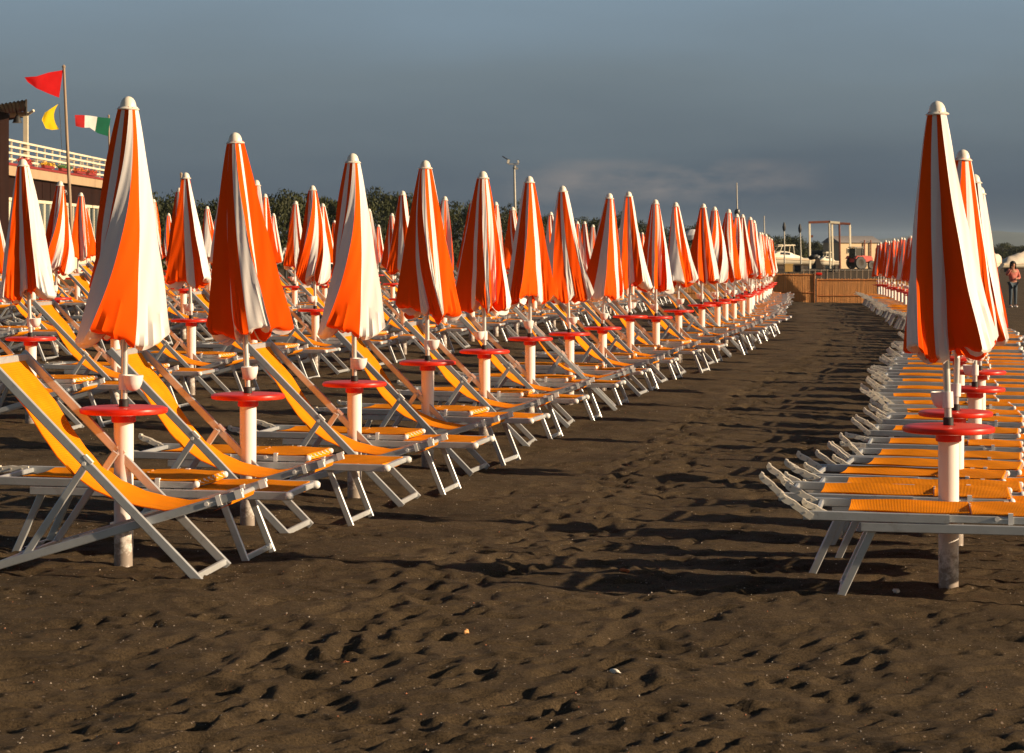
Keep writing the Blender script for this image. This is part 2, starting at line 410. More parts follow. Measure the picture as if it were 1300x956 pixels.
def parasol(x, y, z, label, rot, var, lean=(0, 0), far=False):
    t = thing('beach_parasol', label, 'parasol', (x, y, z), 0, 'closed orange and white striped parasols')
    link('post', POST, t)
    tb = link('table', TABLE, t); link('table_collar', HUB, tb)
    e = (lean[1], lean[0], 0)
    p = link('pole', POLE, t, (0, 0, .75)); p.rotation_mode = 'ZYX'; p.rotation_euler = e
    if not far: link('collar', COLLAR, p)
    c = link('cup', CUP, t, (0, 0, .75)); c.rotation_mode = 'ZYX'; c.rotation_euler = (e[0], e[1], rot * 2.3)
    c = link('canopy', CANOPY[var % len(CANOPY)], t, (0, 0, .75)); c.rotation_mode = 'ZYX'; c.rotation_euler = (e[0], e[1], rot)
    link('cap', CAP, c)
    return t

# ------------------------------------------------------------------ flat sunbed (u = local x, v = local y)
HW = .285
def bed_parts():
    P = {}
    f = MB()
    for s in (-1, 1): f.bar((-.54, s * HW, .338), (.79, s * HW, .330), .022, .042)
    f.bar((.78, -HW, .330), (.78, HW, .330), .03, .03, side=(1, 0, 0)); f.bar((-.52, -HW, .335), (-.52, HW, .335), .022, .03, side=(1, 0, 0))
    P['main_frame'] = f.mesh('main_frame', M['alu'], 40)
    b = MB()
    for s in (-1, 1):
        b.bar((-.80, s * (HW + .001), .386), (-.15, s * (HW + .001), .379), .021, .042)
        b.bar((-.19, s * (HW - .024), .379), (.31, s * (HW - .024), .374), .021, .034)
    b.bar((-.74, -HW, .386), (-.74, HW, .386), .02, .025, side=(1, 0, 0)); b.bar((.29, -HW + .02, .378), (.29, HW - .02, .378), .02, .025, side=(1, 0, 0))
    P['backrest_frame'] = b.mesh('backrest_frame', M['alu'], 40)
    def sheet(u0, u1, z0, z1, sag, hw, lace):
        m = MB(); nu, nv = 14, 8; up = []; lo = []
        for i in range(nu + 1):
            a = i / nu; u = u0 + (u1 - u0) * a; ru = []; rl = []
            for j in range(nv + 1):
                c = j / nv; v = -hw + 2 * hw * c
                z = z0 + (z1 - z0) * a - sag * 4 * c * (1 - c) * (1 if 0 < i < nu else .6) + .003 * math.sin(7 * a + 5 * c)
                ru.append(Vector((u, v, z))); rl.append(Vector((u, v, z - .004)))
            up.append(ru); lo.append(rl)
        m.grid(up); m.grid([r[::-1] for r in lo])
        ed = [[up[i][0] for i in range(nu + 1)], [lo[i][0] for i in range(nu + 1)]]; m.grid(ed)
        ed = [[up[i][nv] for i in range(nu + 1)], [lo[i][nv] for i in range(nu + 1)]]; m.grid(ed)
        m.grid([up[0], lo[0]]); 
        # folded hem hanging down at the foot end
        m.grid([up[nu], [p + Vector((.012, 0, -.012)) for p in up[nu]], [p + Vector((.010, 0, -.035)) for p in up[nu]]])
        if lace:
            for j in range(6):
                v = -hw * .8 + j * hw * .32
                m.tube((u1 + .006, v, z1 - .010), (u1 + .016, v, z1 - .010), .006, n=8, mi=1)
                m.tube((u1 + .012, v, z1 - .012), (u1 + .012, v + hw * .3, z1 - .026), .0022, n=5, mi=1)
        return m
    P['back_cloth'] = sheet(-.60, -.06, .408, .405, .022, HW - .045, True).mesh('back_cloth', [M['mesh_orange'], M['plastic_white']], 50)
    P['seat_cloth'] = sheet(-.05, .31, .404, .400, .006, HW - .02, True).mesh('seat_cloth', [M['mesh_orange'], M['plastic_white']], 50)
    P['foot_cloth'] = sheet(.30, .77, .356, .352, .012, HW - .015, False).mesh('foot_cloth', [M['mesh_orange'], M['plastic_white']], 50)
    for nm, u0, u1 in (('head_leg', -.49, -.65), ('foot_leg', .44, .58)):
        g = MB()
        for s in (-1, 1): g.bar((u0, s * (HW - .035), .325), (u1, s * (HW - .035), -.02), .02, .036)
        dx = (u1 - u0) * .93
        g.bar((u0 + dx, -HW + .035, .012), (u0 + dx, HW - .035, .012), .016, .03, side=(1, 0, 0))
        P[nm] = g.mesh(nm, M['alu'], 40)
    c = MB(); c.lathe([(.001, 0), (.02, .001), (.0225, .008), (.021, .026), (.012, .036), (.001, .038)], 10, mtx=Matrix.Rotation(R(90), 3, 'Y')); P['end_cap'] = c.mesh('end_cap', M['plastic_white'], 40)
    k = MB()   # clip / bolt cover
    k.box((0, 0, 0), (.022, .028, .05)); k.box((-.03, 0, 0), (.06, .024, .006)); k.tube((-.06, -.017, 0), (-.06, .017, 0), .011, n=10)
    P['clip'] = k.mesh('clip', M['plastic_white'], 40)
    r = MB()   # head bracket: scalloped plastic arm with bolts, pivot at origin, pointing to -x
    poly = [(0.03, -.020), (-.03, -.022), (-.05, -.019), (-.09, -.021), (-.115, -.018), (-.15, -.026), (-.18, -.024), (-.20, -.010), (-.205, .016), (-.185, .020), (-.18, .012), (-.14, .016), (-.10, .021), (-.06, .017), (-.02, .022), (.03, .020)]
    r.prism([(a, -.019, b) for a, b in poly], (0, .012, 0)); r.prism([(a, .007, b) for a, b in poly], (0, .012, 0))
    r.box((-.08, 0, -.012), (.19, .012, .006)); r.box((-.19, 0, .006), (.012, .02, .02))
    for u in (-.02, -.10, -.165): r.tube((u, -.024, 0), (u, .024, 0), .007, n=8, mi=1)
    P['head_bracket'] = r.mesh('head_bracket', [M['plastic_cream'], simple('bolt_steel', (.42, .40, .36), .4)], 40)
    return P
BED = bed_parts()
def sunbed(x, y, z, label, rz, tilt, rs, far=False):
    t = thing('sunbed', label, 'sunbed', (x, y, z), rz, 'flat orange sunbeds set out in rows')
    mf = link('main_frame', BED['main_frame'], t); bf = link('backrest_frame', BED['backrest_frame'], t)
    for n in ('back_cloth', 'seat_cloth', 'foot_cloth'): link(n, BED[n], t)
    for n in ('head_leg', 'foot_leg'): link('leg_frame', BED[n], t)
    for s in (-1, 1):
        link('head_bracket', BED['head_bracket'], t, (-.78, s * (HW - .002), .390), (0, tilt + rs.uniform(-.12, .12), 0)).scale = (.76, .9, .76)
        if s < 0: link('head_bracket', BED['head_bracket'], t, (-.69, s * (HW - .026), .384), (0, tilt + rs.uniform(-.2, .1), 0)).scale = (.66, .8, .66)
        if not far:
            link('end_cap', BED['end_cap'], mf, (.788, s * HW, .330))
            link('clip', BED['clip'], bf, (.12, s * (HW - .024), .382))
            link('end_cap', BED['end_cap'], bf, (.31, s * (HW - .024), .379), None).scale = (.7, .8, .8)
    return t

# ------------------------------------------------------------------ deck chair
DW = .27
def chair_parts():
    P = {}; A0 = Vector((-.58, 0, 1.03)); A1 = Vector((.46, 0, -.01))
    def on(p, v): return (p[0], v, p[2])
    a = MB()
    for s in (-1, 1): a.bar(on(A0, s * DW), on(A1, s * DW), .022, .042)
    a.bar((.445, -DW, .012), (.445, DW, .012), .02, .032, side=(1, 0, 0))
    a.bar((-.565, -DW, 1.008), (-.565, DW, 1.008), .03, .034, side=(1, 0, 0))
    P['back_frame'] = a.mesh('back_frame', M['alu'], 40)
    b = MB(); w = DW - .026
    for s in (-1, 1): b.bar((-.58, s * w, .030), (.635, s * w, .396), .021, .040)
    b.bar((-.56, -w, .035), (-.56, w, .035), .02, .03, side=(1, 0, 0)); b.tube((.59, -w, .372), (.59, w, .372), .014, n=10)
    for s in (-1, 1):
        for u in (-.44, -.34, -.24):
            b.box((u, s * (w - .016), .075 + (u + .44) * .30), (.07, .012, .022), 1, Matrix.Rotation(R(-17), 3, 'Y'))
    P['seat_frame'] = b.mesh('seat_frame', [M['alu'], M['plastic_white']], 40)
    c = MB(); w2 = DW - .05
    for s in (-1, 1): c.bar((-.09, s * (DW - .022 if False else w2), .545), (-.40, s * w2, .09), .018, .034)
    c.bar((-.39, -w2, .10), (-.39, w2, .10), .018, .024, side=(1, 0, 0))
    P['prop_frame'] = c.mesh('prop_frame', M['alu'], 40)
    pts = [(-.575, 1.028), (-.52, .945), (-.455, .86), (-.395, .79), (-.315, .665), (-.24, .56), (-.16, .475), (-.06, .405), (.06, .355), (.17, .330), (.28, .314), (.40, .328), (.52, .354), (.592, .380)]
    m = MB(); nv = 8; up = []; lo = []; hw = DW - .045
    for i, (u, z) in enumerate(pts):
        sg = .018 * math.sin(math.pi * i / (len(pts) - 1)); ru = []; rl = []
        for j in range(nv + 1):
            q = j / nv; v = -hw + 2 * hw * q
            zz = z - sg * 4 * q * (1 - q) * .6 + sg * .25
            ru.append(Vector((u, v, zz))); rl.append(Vector((u - .003, v, zz - .004)))
        up.append(ru); lo.append(rl)
    # wrap over the bars
    up.insert(0, [p + Vector((-.012, 0, -.014)) for p in up[0]]); up.insert(0, [p + Vector((-.01, 0, -.03)) for p in up[0]])
    up.append([p + Vector((.012, 0, -.012)) for p in up[-1]]); up.append([p + Vector((-.006, 0, -.02)) for p in up[-1]]); up.append([p + Vector((-.09, 0, -.035)) for p in up[-1]])
    m.grid(up); m.grid([r[::-1] for r in lo])
    P['sling'] = m.mesh('sling', M['mesh_orange'], 60)
    k = MB(); k.box((0, 0, 0), (.05, .026, .016), 0, Matrix.Rotation(R(45), 3, 'Y')); k.tube((-.02, -.016, -.02), (-.02, .016, -.02), .010, n=8); P['hinge_pad'] = k.mesh('hinge_pad', M['plastic_white'], 40)
    e = MB(); e.box((0, 0, 0), (.034, .030, .042), 0, Matrix.Rotation(R(-17), 3, 'Y')); e.box((.012, 0, .018), (.014, .026, .016), 0, Matrix.Rotation(R(-17), 3, 'Y')); P['end_cap'] = e.mesh('end_cap', M['plastic_white'], 40)
    return P
CH = chair_parts()
def deckchair(x, y, z, label, rz, far=False):
    t = thing('deck_chair', label, 'deck chair', (x, y, z), rz, 'orange sling deck chairs set out in rows')
    bf = link('back_frame', CH['back_frame'], t); sf = link('seat_frame', CH['seat_frame'], t)
    link('prop_frame', CH['prop_frame'], t); link('sling', CH['sling'], t)
    for s in (-1, 1):
        link('end_cap', CH['end_cap'], sf, (.640, s * (DW - .026), .399))
        if not far:
            link('hinge_pad', CH['hinge_pad'], bf, (-.075, s * DW, .555))
            link('clip', BED['clip'], sf, (.545, s * (DW - .026), .369), (0, R(-17), 0))
    return t

# ------------------------------------------------------------------ the rows
LEAN0 = {0: 6 / 260, 1: -17 / 218, 2: -2 / 189, 3: -3 / 166, 4: -2 / 148, 5: -1 / 133, 6: -9 / 122, 7: 9 / 111, 8: -2 / 103, 9: -1 / 97, 10: -4 / 89, 11: 2 / 83, 12: -4 / 79}
ks = list(_ry[1:14])
while ks[-1] < 82: ks.append(ks[-1] + 2.28)
RX = [11.15, 13.85, 17.0, 19.7]
RXX = [2.06, 2.60, 3.33, 3.90]
while RX[-1] < 87.6:
    RX.append(RX[-1] + 2.28); yy = RX[-1]
    RXX.append(float(row_x(yy)) + np.interp(yy, [20, 25, 60, 90], [4.10, 4.05, 4.05, 3.95]))
FARK = 17
def row_rz(y):
    dx = (row_x(y + 1) - row_x(y - 1)) / 2
    return -math.atan(float(dx))
rs = random.Random(19)
VARS0 = [0, 1, 4, 2, 3, 5, 6, 7]
SKIP = set()
def seat_label(kind, rel, n, r, far):
    nm = 'flat orange sunbed' if kind == 'bed' else 'upright orange deck chair'
    if far: return f"{'small far sunbed' if kind == 'bed' else 'small far deck chair'} among the last before the reed fence, {ROWNAME[r]}"
    return f"{nm} {rel} {ORD[n]} parasol of the {ROWNAME[r]}"
for r in (-1, 0, 1, 2, 3, 4):
    ylist = RX if r == -1 else ks
    n = 0
    for k, y in enumerate(ylist):
        if r == -1: x = RXX[k]
        else:
            x = float(row_x(y)) - 3.95 * r
            if r > 0: x += rs.uniform(-.06, .06); y = y + rs.uniform(-.1, .1)
        px = 650 + F * x / y
        if r > 0 and (px < -70 or y > 88 - 5 * r): continue
        n += 1
        far = n > FARK or y > 52
        z = float(ground_z(x, y)) + (0 if r <= 0 and k < 3 else rs.uniform(-.035, .035))
        s = F / y
        lab = (f"small far parasol among the last before the reed fence, {ROWNAME[r]}" if far
               else f"closed striped parasol, {ORD[n]} from the front in the {ROWNAME[r]}")
        if r == 0 and k in LEAN0: ln = LEAN0[k] / 1.55
        elif r == -1: ln = {0: -15 / 270 / 1.55, 1: 10 / 216 / 1.55, 2: 0.0, 3: 0.0}.get(k, rs.uniform(-.02, .02))
        else: ln = rs.uniform(-.045, .045)
        turn = rs.uniform(0, 6.28)
        vi = VARS0[(k * 3 + r * 5 + (k // 5)) % 8]
        if r == 0 and k == 0: vi = 6
        if r == 0 and k in (0, 1, 2): turn = math.pi * (1.08, .93, 1.02)[k] - CANOPY[vi]['flap']
        if r == -1 and k < 3: turn = math.pi * .5 - CANOPY[vi]['flap']
        parasol(x, y, z, lab, turn, vi, (ln, rs.uniform(-.015, .015)), far)
        rz = row_rz(y) + rs.uniform(-.03, .03)
        rd = Vector((-math.sin(rz), math.cos(rz)))     # along the row, away from the viewer
        ud = Vector((math.cos(rz), math.sin(rz)))
        def at(du, dv):
            p = Vector((x, y)) + ud * du + rd * dv
            return p.x, p.y
        fp = {0: .30, 1: .20}.get(k, 0) if r == -1 else 0
        if r == -1: pass
        else:
            bx, by = at(({0: .09, 1: -.06, 2: 0, 3: .02, 4: 0}.get(k, 0) if r == 0 and k < 5 else rs.uniform(-.06, .06)), -.30)
            deckchair(bx, by, float(ground_z(bx, by)), seat_label('chair', 'in front of', n, r, far), rz + .05 + (rs.uniform(-.09, .09) if k > 2 else 0), far)
            bx, by = at((rs.uniform(-.06, .06) if k > 4 else 0) - .03, .50)
            sunbed(bx, by, float(ground_z(bx, by)), seat_label('bed', 'just behind', n, r, far), rz + (rs.uniform(-.06, .06) if k > 2 else .02), rs.choice([R(40), R(8), R(4), R(20)]), rs, far)

# the tight line of beds right of the aisle
y = 10.84; n = 0
while y < 87.5:
    n += 1; x = float(np.interp(y, RX, RXX)) + rs.uniform(-.05, .05) + (.06 if n == 1 else 0)
    dxy = (np.interp(y + .6, RX, RXX) - np.interp(y - .6, RX, RXX)) / 1.2 if y > 12 else .2
    rz = -math.atan(float(dxy)); far = y > 40
    lab = (f"small far sunbed among the last before the reed fence, {ROWNAME[-1]}" if far else f"flat orange sunbed, {ORD[n]} from the front in the {ROWNAME[-1]}")
    sunbed(x, y, float(ground_z(x, y)) + rs.uniform(-.012, .014), lab, rz + rs.uniform(-.04, .04), rs.choice([R(42), R(40), R(36), R(30), R(10), R(4)]), rs, far)
    y += rs.uniform(.92, 1.08) if y > 12.2 else .88
# ------------------------------------------------------------------ reed wind fence
FY = 89.0
def fence(px0, px1, d, ytop, label):
    x0, x1 = wx(px0, d), wx(px1, d); zt = wz(ytop, d)
    t = thing('reed_fence', label, 'fence', ((x0 + x1) / 2, d, -.5), 0, 'brown reed fence panels closing the aisle')
    z0 = -.5
    m = MB(); rsf = random.Random(int(px0)); n = int((x1 - x0) / .035)
    zb = float(ground_z((x0 + x1) / 2, d)) - .15
    for i in range(n):
        xx = (i + .5) / n * (x1 - x0) - (x1 - x0) / 2
        m.tube((xx, rsf.uniform(-.006, .006), zb - z0), (xx + rsf.uniform(-.006, .006), 0, zt - z0 - rsf.uniform(0, .03)), .019, n=5, cap=False)
    part('reed_panel', m, M['reed'], t)
    for zz in (zt - .06, zb + .45):
        m = MB(); m.bar((-(x1 - x0) / 2, -.03, zz - z0), ((x1 - x0) / 2, -.03, zz - z0), .03, .02); part('rail', m, M['reed_rail'], t)
    nP = max(2, int((x1 - x0) / 2.8) + 1)
    for i in range(nP):
        xx = -(x1 - x0) / 2 + (x1 - x0) * i / (nP - 1)
        m = MB(); m.bar((xx, -.04, zb - z0 - .2), (xx, -.04, zt - z0), .035, .03); part('fence_post', m, M['reed_rail'], t)
M['reed'] = mat('brown_reed', (.58, .26, .075), .8, var=.3, vscale=3.0, stretch=(6, 6, .4), bump=.3, bscale=30)
M['reed_rail'] = mat('brown_fence_timber', (.46, .17, .045), .8, var=.2)
fence(852, 1034, FY, 347, 'taller brown reed fence panel at the far end of the sandy aisle, on its left')
fence(1037, 1165, FY + .3, 353.5, 'lower brown reed fence panel at the far end of the aisle, beside the taller one')

# ------------------------------------------------------------------ vegetation
def leaf_mat(name, a, b):
    m = mat(name, a, .6, var=.35, vscale=1.2, col2=b, objvar=.18, spec=.2, trans=.12); return m
M['leaf'] = leaf_mat('dark_pine_foliage', (.026, .034, .011), (.066, .072, .020))
M['bark'] = mat('grey_brown_bark', (.12, .09, .065), .9, var=.3, bump=.4, bscale=12)
def crown_mesh(seed, n=4200):
    r = random.Random(seed); mb = MB(); lob = []
    for _ in range(13):
        a = r.uniform(0, 6.28); h = r.random() ** .8
        rr = (1 - .55 * h) * r.uniform(.35, .95)
        lob.append((Vector((math.cos(a) * rr * .95, math.sin(a) * rr * .95, .22 + h * .68)), r.uniform(.22, .42)))
    lob.append((Vector((0, 0, .82)), .2)); lob.append((Vector((0, 0, .4)), .6)); lob += [(Vector((math.cos(a) * .6, math.sin(a) * .6, .2)), .4) for a in (0, 1.3, 2.6, 3.9, 5.2)]
    vs = []; fs = []
    for i in range(n):
        c, q = r.choice(lob)
        d = Vector((r.gauss(0, 1), r.gauss(0, 1), r.gauss(0, 1))).normalized()
        p = c + Vector((d.x, d.y, d.z * .62)) * q * (r.random() ** .35)
        if p.z < .02: p.z = .02 + r.random() * .06
        s = r.uniform(.020, .050)
        ax = Vector((r.gauss(0, 1), r.gauss(0, 1), r.gauss(0, .7))).normalized(); up = ax.cross(d).normalized() if ax.cross(d).length > .01 else Vector((0, 0, 1))
        o = len(vs); vs += [p - ax * s, p + up * s * .45, p + ax * s, p - up * s * .45]; fs.append((o, o + 1, o + 2, o + 3))
    mb.add(vs, fs); return mb.mesh('crown', M['leaf'])
CROWN = [crown_mesh(s) for s in (1, 2, 3, 4, 5, 6)]
def trunk_mesh(seed):
    r = random.Random(seed); mb = MB(); mb.tube((0, 0, -.1), (.02, .01, .45), .035, .022, 9)
    for i in range(5):
        a = r.uniform(0, 6.28); z = r.uniform(.22, .45)
        mb.tube((.01, 0, z), (math.cos(a) * .45, math.sin(a) * .45, z + r.uniform(.15, .4)), .016, .006, 6)
    mb.tube((.02, .01, .44), (.0, 0, .9), .022, .006, 7)
    return mb.mesh('trunk', M['bark'])
TRUNK = [trunk_mesh(s) for s in (1, 2, 3)]
rt = random.Random(77)
def tree(x, y, h, w, label, grp):
    t = thing('pine_shrub' if h < 3 else 'pine_tree', label, 'tree', (x, y, float(ground_z(x, y)) - .05), rt.uniform(0, 6.28), grp)
    c = link('crown', CROWN[rt.randrange(6)], t); c.scale = (w, w, h)
    k = link('trunk', TRUNK[rt.randrange(3)], t); k.scale = (w, w, h)
    return t
TY = [(120, 237), (195, 240), (230, 236), (300, 240), (345, 232), (370, 240), (420, 240), (480, 236), (497, 232), (520, 242), (560, 246), (610, 252), (640, 252), (690, 262), (740, 266), (788, 260), (800, 272), (850, 282), (895, 276), (920, 284), (960, 290), (1000, 294), (1040, 298), (1100, 302)]
px = 90.0; side = 0
NEARBY = ['behind the terrace building', 'behind the second row of parasols', 'beyond the tallest parasols', 'left of the tall floodlight mast', 'right of the tall floodlight mast', 'beyond the aisle parasols', 'behind the white motor boats']
cnt = {}
while px < 1100:
    d = np.interp(px, [90, 300, 560, 760, 900, 1000, 1100], [135, 150, 185, 225, 270, 315, 360]) + (12 if side % 2 else 0) + rt.uniform(-3, 3)
    ytop = np.interp(px, [a for a, _ in TY], [b for _, b in TY]) + 7 + rt.uniform(-4, 4)
    x = wx(px, d); g = float(ground_z(x, d)); h = (wz(ytop, d) - g) / 1.02
    w = rt.uniform(2.0, 3.0)
    zone = 0 if px < 215 else 1 if px < 420 else 2 if px < 600 else 3 if px < 655 else 4 if px < 790 else 5 if px < 985 else 6
    i = cnt[zone] = cnt.get(zone, 0) + 1
    tree(x, d, h, w, f"dark green pine thicket tree {NEARBY[zone]}, {ORD[i]} from the left there", 'dark green trees closing the back of the beach')
    px += w * 3000 / d * rt.uniform(.40, .62); side += 1
for i, (px, top, w) in enumerate(((1225, 312, 6), (1252, 311, 5), (1274, 307, 5), (1290, 311, 6), (1310, 311, 6), (1335, 309, 7), (1365, 311, 7))):
    d = 420 + 15 * (i % 2); x = wx(px, d); g = float(ground_z(x, d))
    tree(x, d, (wz(top, d) - g), w * .7, f"distant low dark tree beyond the covered boats, {ORD[i + 1]} from the left there", 'distant trees on the right')

# far hill
hb = MB(); P = []
for i in range(7):
    row = []
    for j in range(61):
        a = j / 60; px = 1000 + a * 900; d = 5200 + i * 260
        top = np.interp(px, [1000, 1120, 1200, 1256, 1300, 1400, 1600, 1900], [312, 306, 297, 290.5, 294, 297, 292, 308])
        hh = max(0, (wz(top, 5720) + .4)) * math.sin(math.pi * i / 6) ** .8 + 1.5 * math.sin(j * 1.7 + i)
        row.append(Vector((wx(px, 5720), d, -.6 + hh if 0 < i < 6 else -.6)))
    P.append(row)
hb.grid(P); struct(link('hill', hb.mesh('hill', mat('scrub_hill', (.05, .06, .035), .95, var=.3, vscale=.01))))

# ------------------------------------------------------------------ terrace building
M['brown_wall'] = mat('dark_brown_boards', (.022, .0090, .006), .8, spec=.1, var=.25, vscale=1.2, stretch=(1, 1, .3))
M['cream_paint'] = mat('cream_paint', (.74, .66, .48), .55, var=.08, vscale=2)
M['fascia'] = mat('sandy_fascia', (.42, .29, .17), .7, var=.1, vscale=1.5)
M['red_trim'] = mat('red_trim_paint', (.26, .025, .018), .5, var=.15)
M['glass'] = mat('grey_window_glass', (.10, .13, .14), .08, var=.3, vscale=.8, spec=.8)
M['roof_sheet'] = mat('grey_corrugated_sheet', (.22, .20, .18), .6, var=.3, vscale=2, bump=.1)
M['timber_dark'] = mat('dark_timber', (.05, .038, .028), .8, var=.3)
BX, BY0, BY1 = -20.7, 96.0, 121.0
bz = .15
bld = thing('beach_building', 'dark brown beach building with cream railed roof terrace and window strip', 'building', (BX, BY0, bz))
def lz(z): return z - bz
m = MB(); m.box((-3.0, 12.5, lz(1.0)), (6.0, 25.0, 5.2 - 3.62 + 1.6)); 
# wall: lower dado, upper band
bw = MB(); bw.box((-3.03, 12.5, lz(.55)), (6.0, 25.0, 1.5)); part('lower_wall', bw, M['cream_paint'], bld)
bw = MB(); bw.box((-3.0, 12.5, lz(4.12)), (6.0, 25.0, .9))
for i in range(6): bw.box((.012, .9 + i * 1.8, lz(4.12)), (.02, .03, .88))
part('upper_wall', bw, M['brown_wall'], bld)
bw = MB(); bw.box((-3.2, 12.5, lz(2.4)), (5.8, 24.9, 2.6)); part('inner_wall', bw, M['brown_wall'], bld)
fa = MB(); fa.box((-2.95, 12.55, lz(4.76)), (6.3, 25.3, .40)); part('terrace_slab', fa, M['fascia'], bld)
fa = MB(); fa.box((-2.94, 12.55, lz(5.02)), (6.36, 25.36, .10)); part('slab_trim', fa, M['red_trim'], bld)
# window strip
for i in range(9):
    y0 = .3 + i * 2.75
    fr = MB()
    for yy in (y0, y0 + 1.3, y0 + 2.6): fr.box((.03, yy, lz(2.48)), (.04, .11, 2.36))
    for zz in (3.60, 1.34): fr.box((.035, y0 + 1.3, lz(zz)), (.11, 2.7, .13))
    
    w = part('window', fr, M['cream_paint'], bld)
    gl = MB(); gl.box((0, y0 + 1.3, lz(2.47)), (.03, 2.55, 2.2)); part('pane', gl, M['glass'] if i not in (0, 1) else M['cream_paint'], w)
# railing
ra = MB()
for zz in (6.03, 5.77, 5.51, 5.25): ra.box((.02, 12.3, lz(zz)), (.05, 24.6, .085))
for i in range(15): ra.box((-.03, .1 + i * 1.743, lz(5.55)), (.06, .08, .98))
for zz in (6.03, 5.77, 5.51, 5.25): ra.box((-2.4, 24.57, lz(zz)), (4.8, .05, .085))
for i in range(4): ra.box((-1.2 - i * 1.2, 24.52, lz(5.55)), (.08, .06, .98))
part('railing', ra, M['cream_paint'], bld)
# sign letter on the brown band
cu = bpy.data.curves.new('letter', 'FONT'); cu.body = 'B'; cu.size = .34; cu.extrude = .012; cu.offset = .012; cu.align_x = 'CENTER'
lo = link('sign_letter', cu); lo.rotation_euler = (R(90), 0, R(90))
dg = bpy.context.evaluated_depsgraph_get(); me = bpy.data.meshes.new_from_object(lo.evaluated_get(dg)); bpy.data.objects.remove(lo)
me.materials.append(M['plastic_white'])
lo = link('sign_letter', me, bld); lo.location = (.22, (BX * -1) * 3000 / (650 - 76.5) - BY0, lz(4.0)); lo.rotation_euler = (R(90), 0, 0); lo['label'] = 'white letter on the dark brown band'
# darker corner pier at the frame edge
cp = MB(); cp.box((-.1, -.9, lz(3.6)), (.75, 1.7, 6.9)); part('corner_pier', cp, M['brown_wall'], bld)
# terrace post with lamp bracket
tp = MB(); tp.box((-.08, 5.0, lz(6.2)), (.19, .17, 2.4)); part('terrace_post', tp, M['cream_paint'], bld)
tp = MB(); tp.bar((-.05, 5.0, lz(7.25)), (.30, 4.8, lz(7.45)), .10, .10); tp.bar((-.15, 5.0, lz(7.3)), (-.75, 4.9, lz(7.25)), .16, .2); part('post_bracket', tp, M['cream_paint'], bld)
# corrugated porch roof
rf = MB(); P = []; Q = []
for i in range(121):
    a = i / 120; w_ = .03 * math.cos(i * math.pi)
    n0 = Vector((-27, 88, 5.6)).lerp(Vector((-18.1, 88, 7.12)), a); f0 = Vector((-30, 104, 5.95)).lerp(Vector((-21.4, 104, 7.62)), a)
    off = Vector((-BX, -BY0, -bz)); P.append([n0 + off + Vector((0, 0, w_)), f0 + off + Vector((0, 0, w_))]); Q.append([n0 + off + Vector((0, 0, w_ - .02)), f0 + off + Vector((0, 0, w_ - .02))])
rf.grid(P, smooth=False); rf.grid([q[::-1] for q in Q], smooth=False)
rfo = part('porch_roof', rf, M['roof_sheet'], bld, sharp=10)
ed = MB(); off = Vector((-BX, -BY0, -bz))
ed.bar(Vector((-18.08, 87.9, 7.0)) + off, Vector((-21.4, 104.1, 7.5)) + off, .06, .26); ed.bar(Vector((-29, 104.1, 6.0)) + off, Vector((-21.4, 104.1, 7.48)) + off, .08, .24, side=(0, 1, 0))
part('roof_edge', ed, M['timber_dark'], bld)
# floodlight under the roof
fl = thing('floodlight', 'dark round floodlight hanging under the corrugated porch roof', 'lamp', (wx(22, 97), 97, wz(156, 97)))
a = MB(); a.lathe([(.02, .34), (.05, .32), (.12, .22), (.20, .02), (.21, 0), (.17, .01), (.02, .03)], 16); part('lamp_shade', a, M['steel_dark'], fl)
a = MB(); a.tube((0, 0, .3), (-.1, 0, .75), .025, n=8); part('hanger', a, M['steel_dark'], fl)
# flower boxes along the terrace edge
for i, (py0, colr, nm) in enumerate(((3.4, (.45, .02, .015), 'red'), (8.3, (.75, .42, .02), 'yellow'), (12.2, (.06, .16, .03), 'leafy green'), (16.0, (.62, .13, .02), 'orange'), (19.0, (.5, .05, .02), 'dark red'))):
    fb = thing('flower_box', f"flower box with {nm} flowers along the terrace edge under the cream railing", 'flower box', (BX + .22, BY0 + py0, 5.09), 0, 'flower boxes on the terrace edge')
    a = MB(); a.box((0, 0, .06), (.16, 2.2, .12)); part('planter', a, M['red_trim'], fb)
    a = MB(); r_ = random.Random(i)
    for _ in range(420):
        p = Vector((r_.uniform(-.12, .14), r_.uniform(-1.15, 1.15), .13 + abs(r_.gauss(0, .06)))); s = r_.uniform(.02, .05)
        u = Vector((r_.gauss(0, 1), r_.gauss(0, 1), r_.gauss(0, 1))).normalized(); v = u.orthogonal().normalized()
        a.add([p - u * s, p + v * s * .7, p + u * s, p - v * s * .7], [(0, 1, 2, 3)], 0 if r_.random() < .7 else 1)
    part('flowers', a, [simple(nm.replace(' ', '_') + '_petals', colr), M['leaf']], fb)

# ------------------------------------------------------------------ flags
def cloth_flag(pts_top, pts_bot, d, amp, cols, seed, nv=10, bow=0):
    """top and bottom edges in photo pixels, hoist first; real size at distance d"""
    r = random.Random(seed); n = 30; mb = MB(); rows = []
    def ip(pts, a):
        xs = np.linspace(0, 1, len(pts)); return np.interp(a, xs, [p[0] for p in pts]), np.interp(a, xs, [p[1] for p in pts])
    for i in range(n + 1):
        a = i / n; tx, ty = ip(pts_top, a); bx, by = ip(pts_bot, a); row = []
        for j in range(nv + 1):
            b = j / nv; px = tx + (bx - tx) * b - bow * 4 * b * (1 - b) * (1 - a); py = ty + (by - ty) * b
            dy = amp * .7 * a * math.sin(6 * a + 1.6 * b + seed) + amp * .3 * a * math.sin(12 * a - 3 * b)
            dd = d - 1.15 * abs(wx(px, d) - wx(pts_top[0][0], d)) + dy; row.append(Vector((wx(px, dd), dd, wz(py, dd))))
        rows.append(row)
    return rows, n
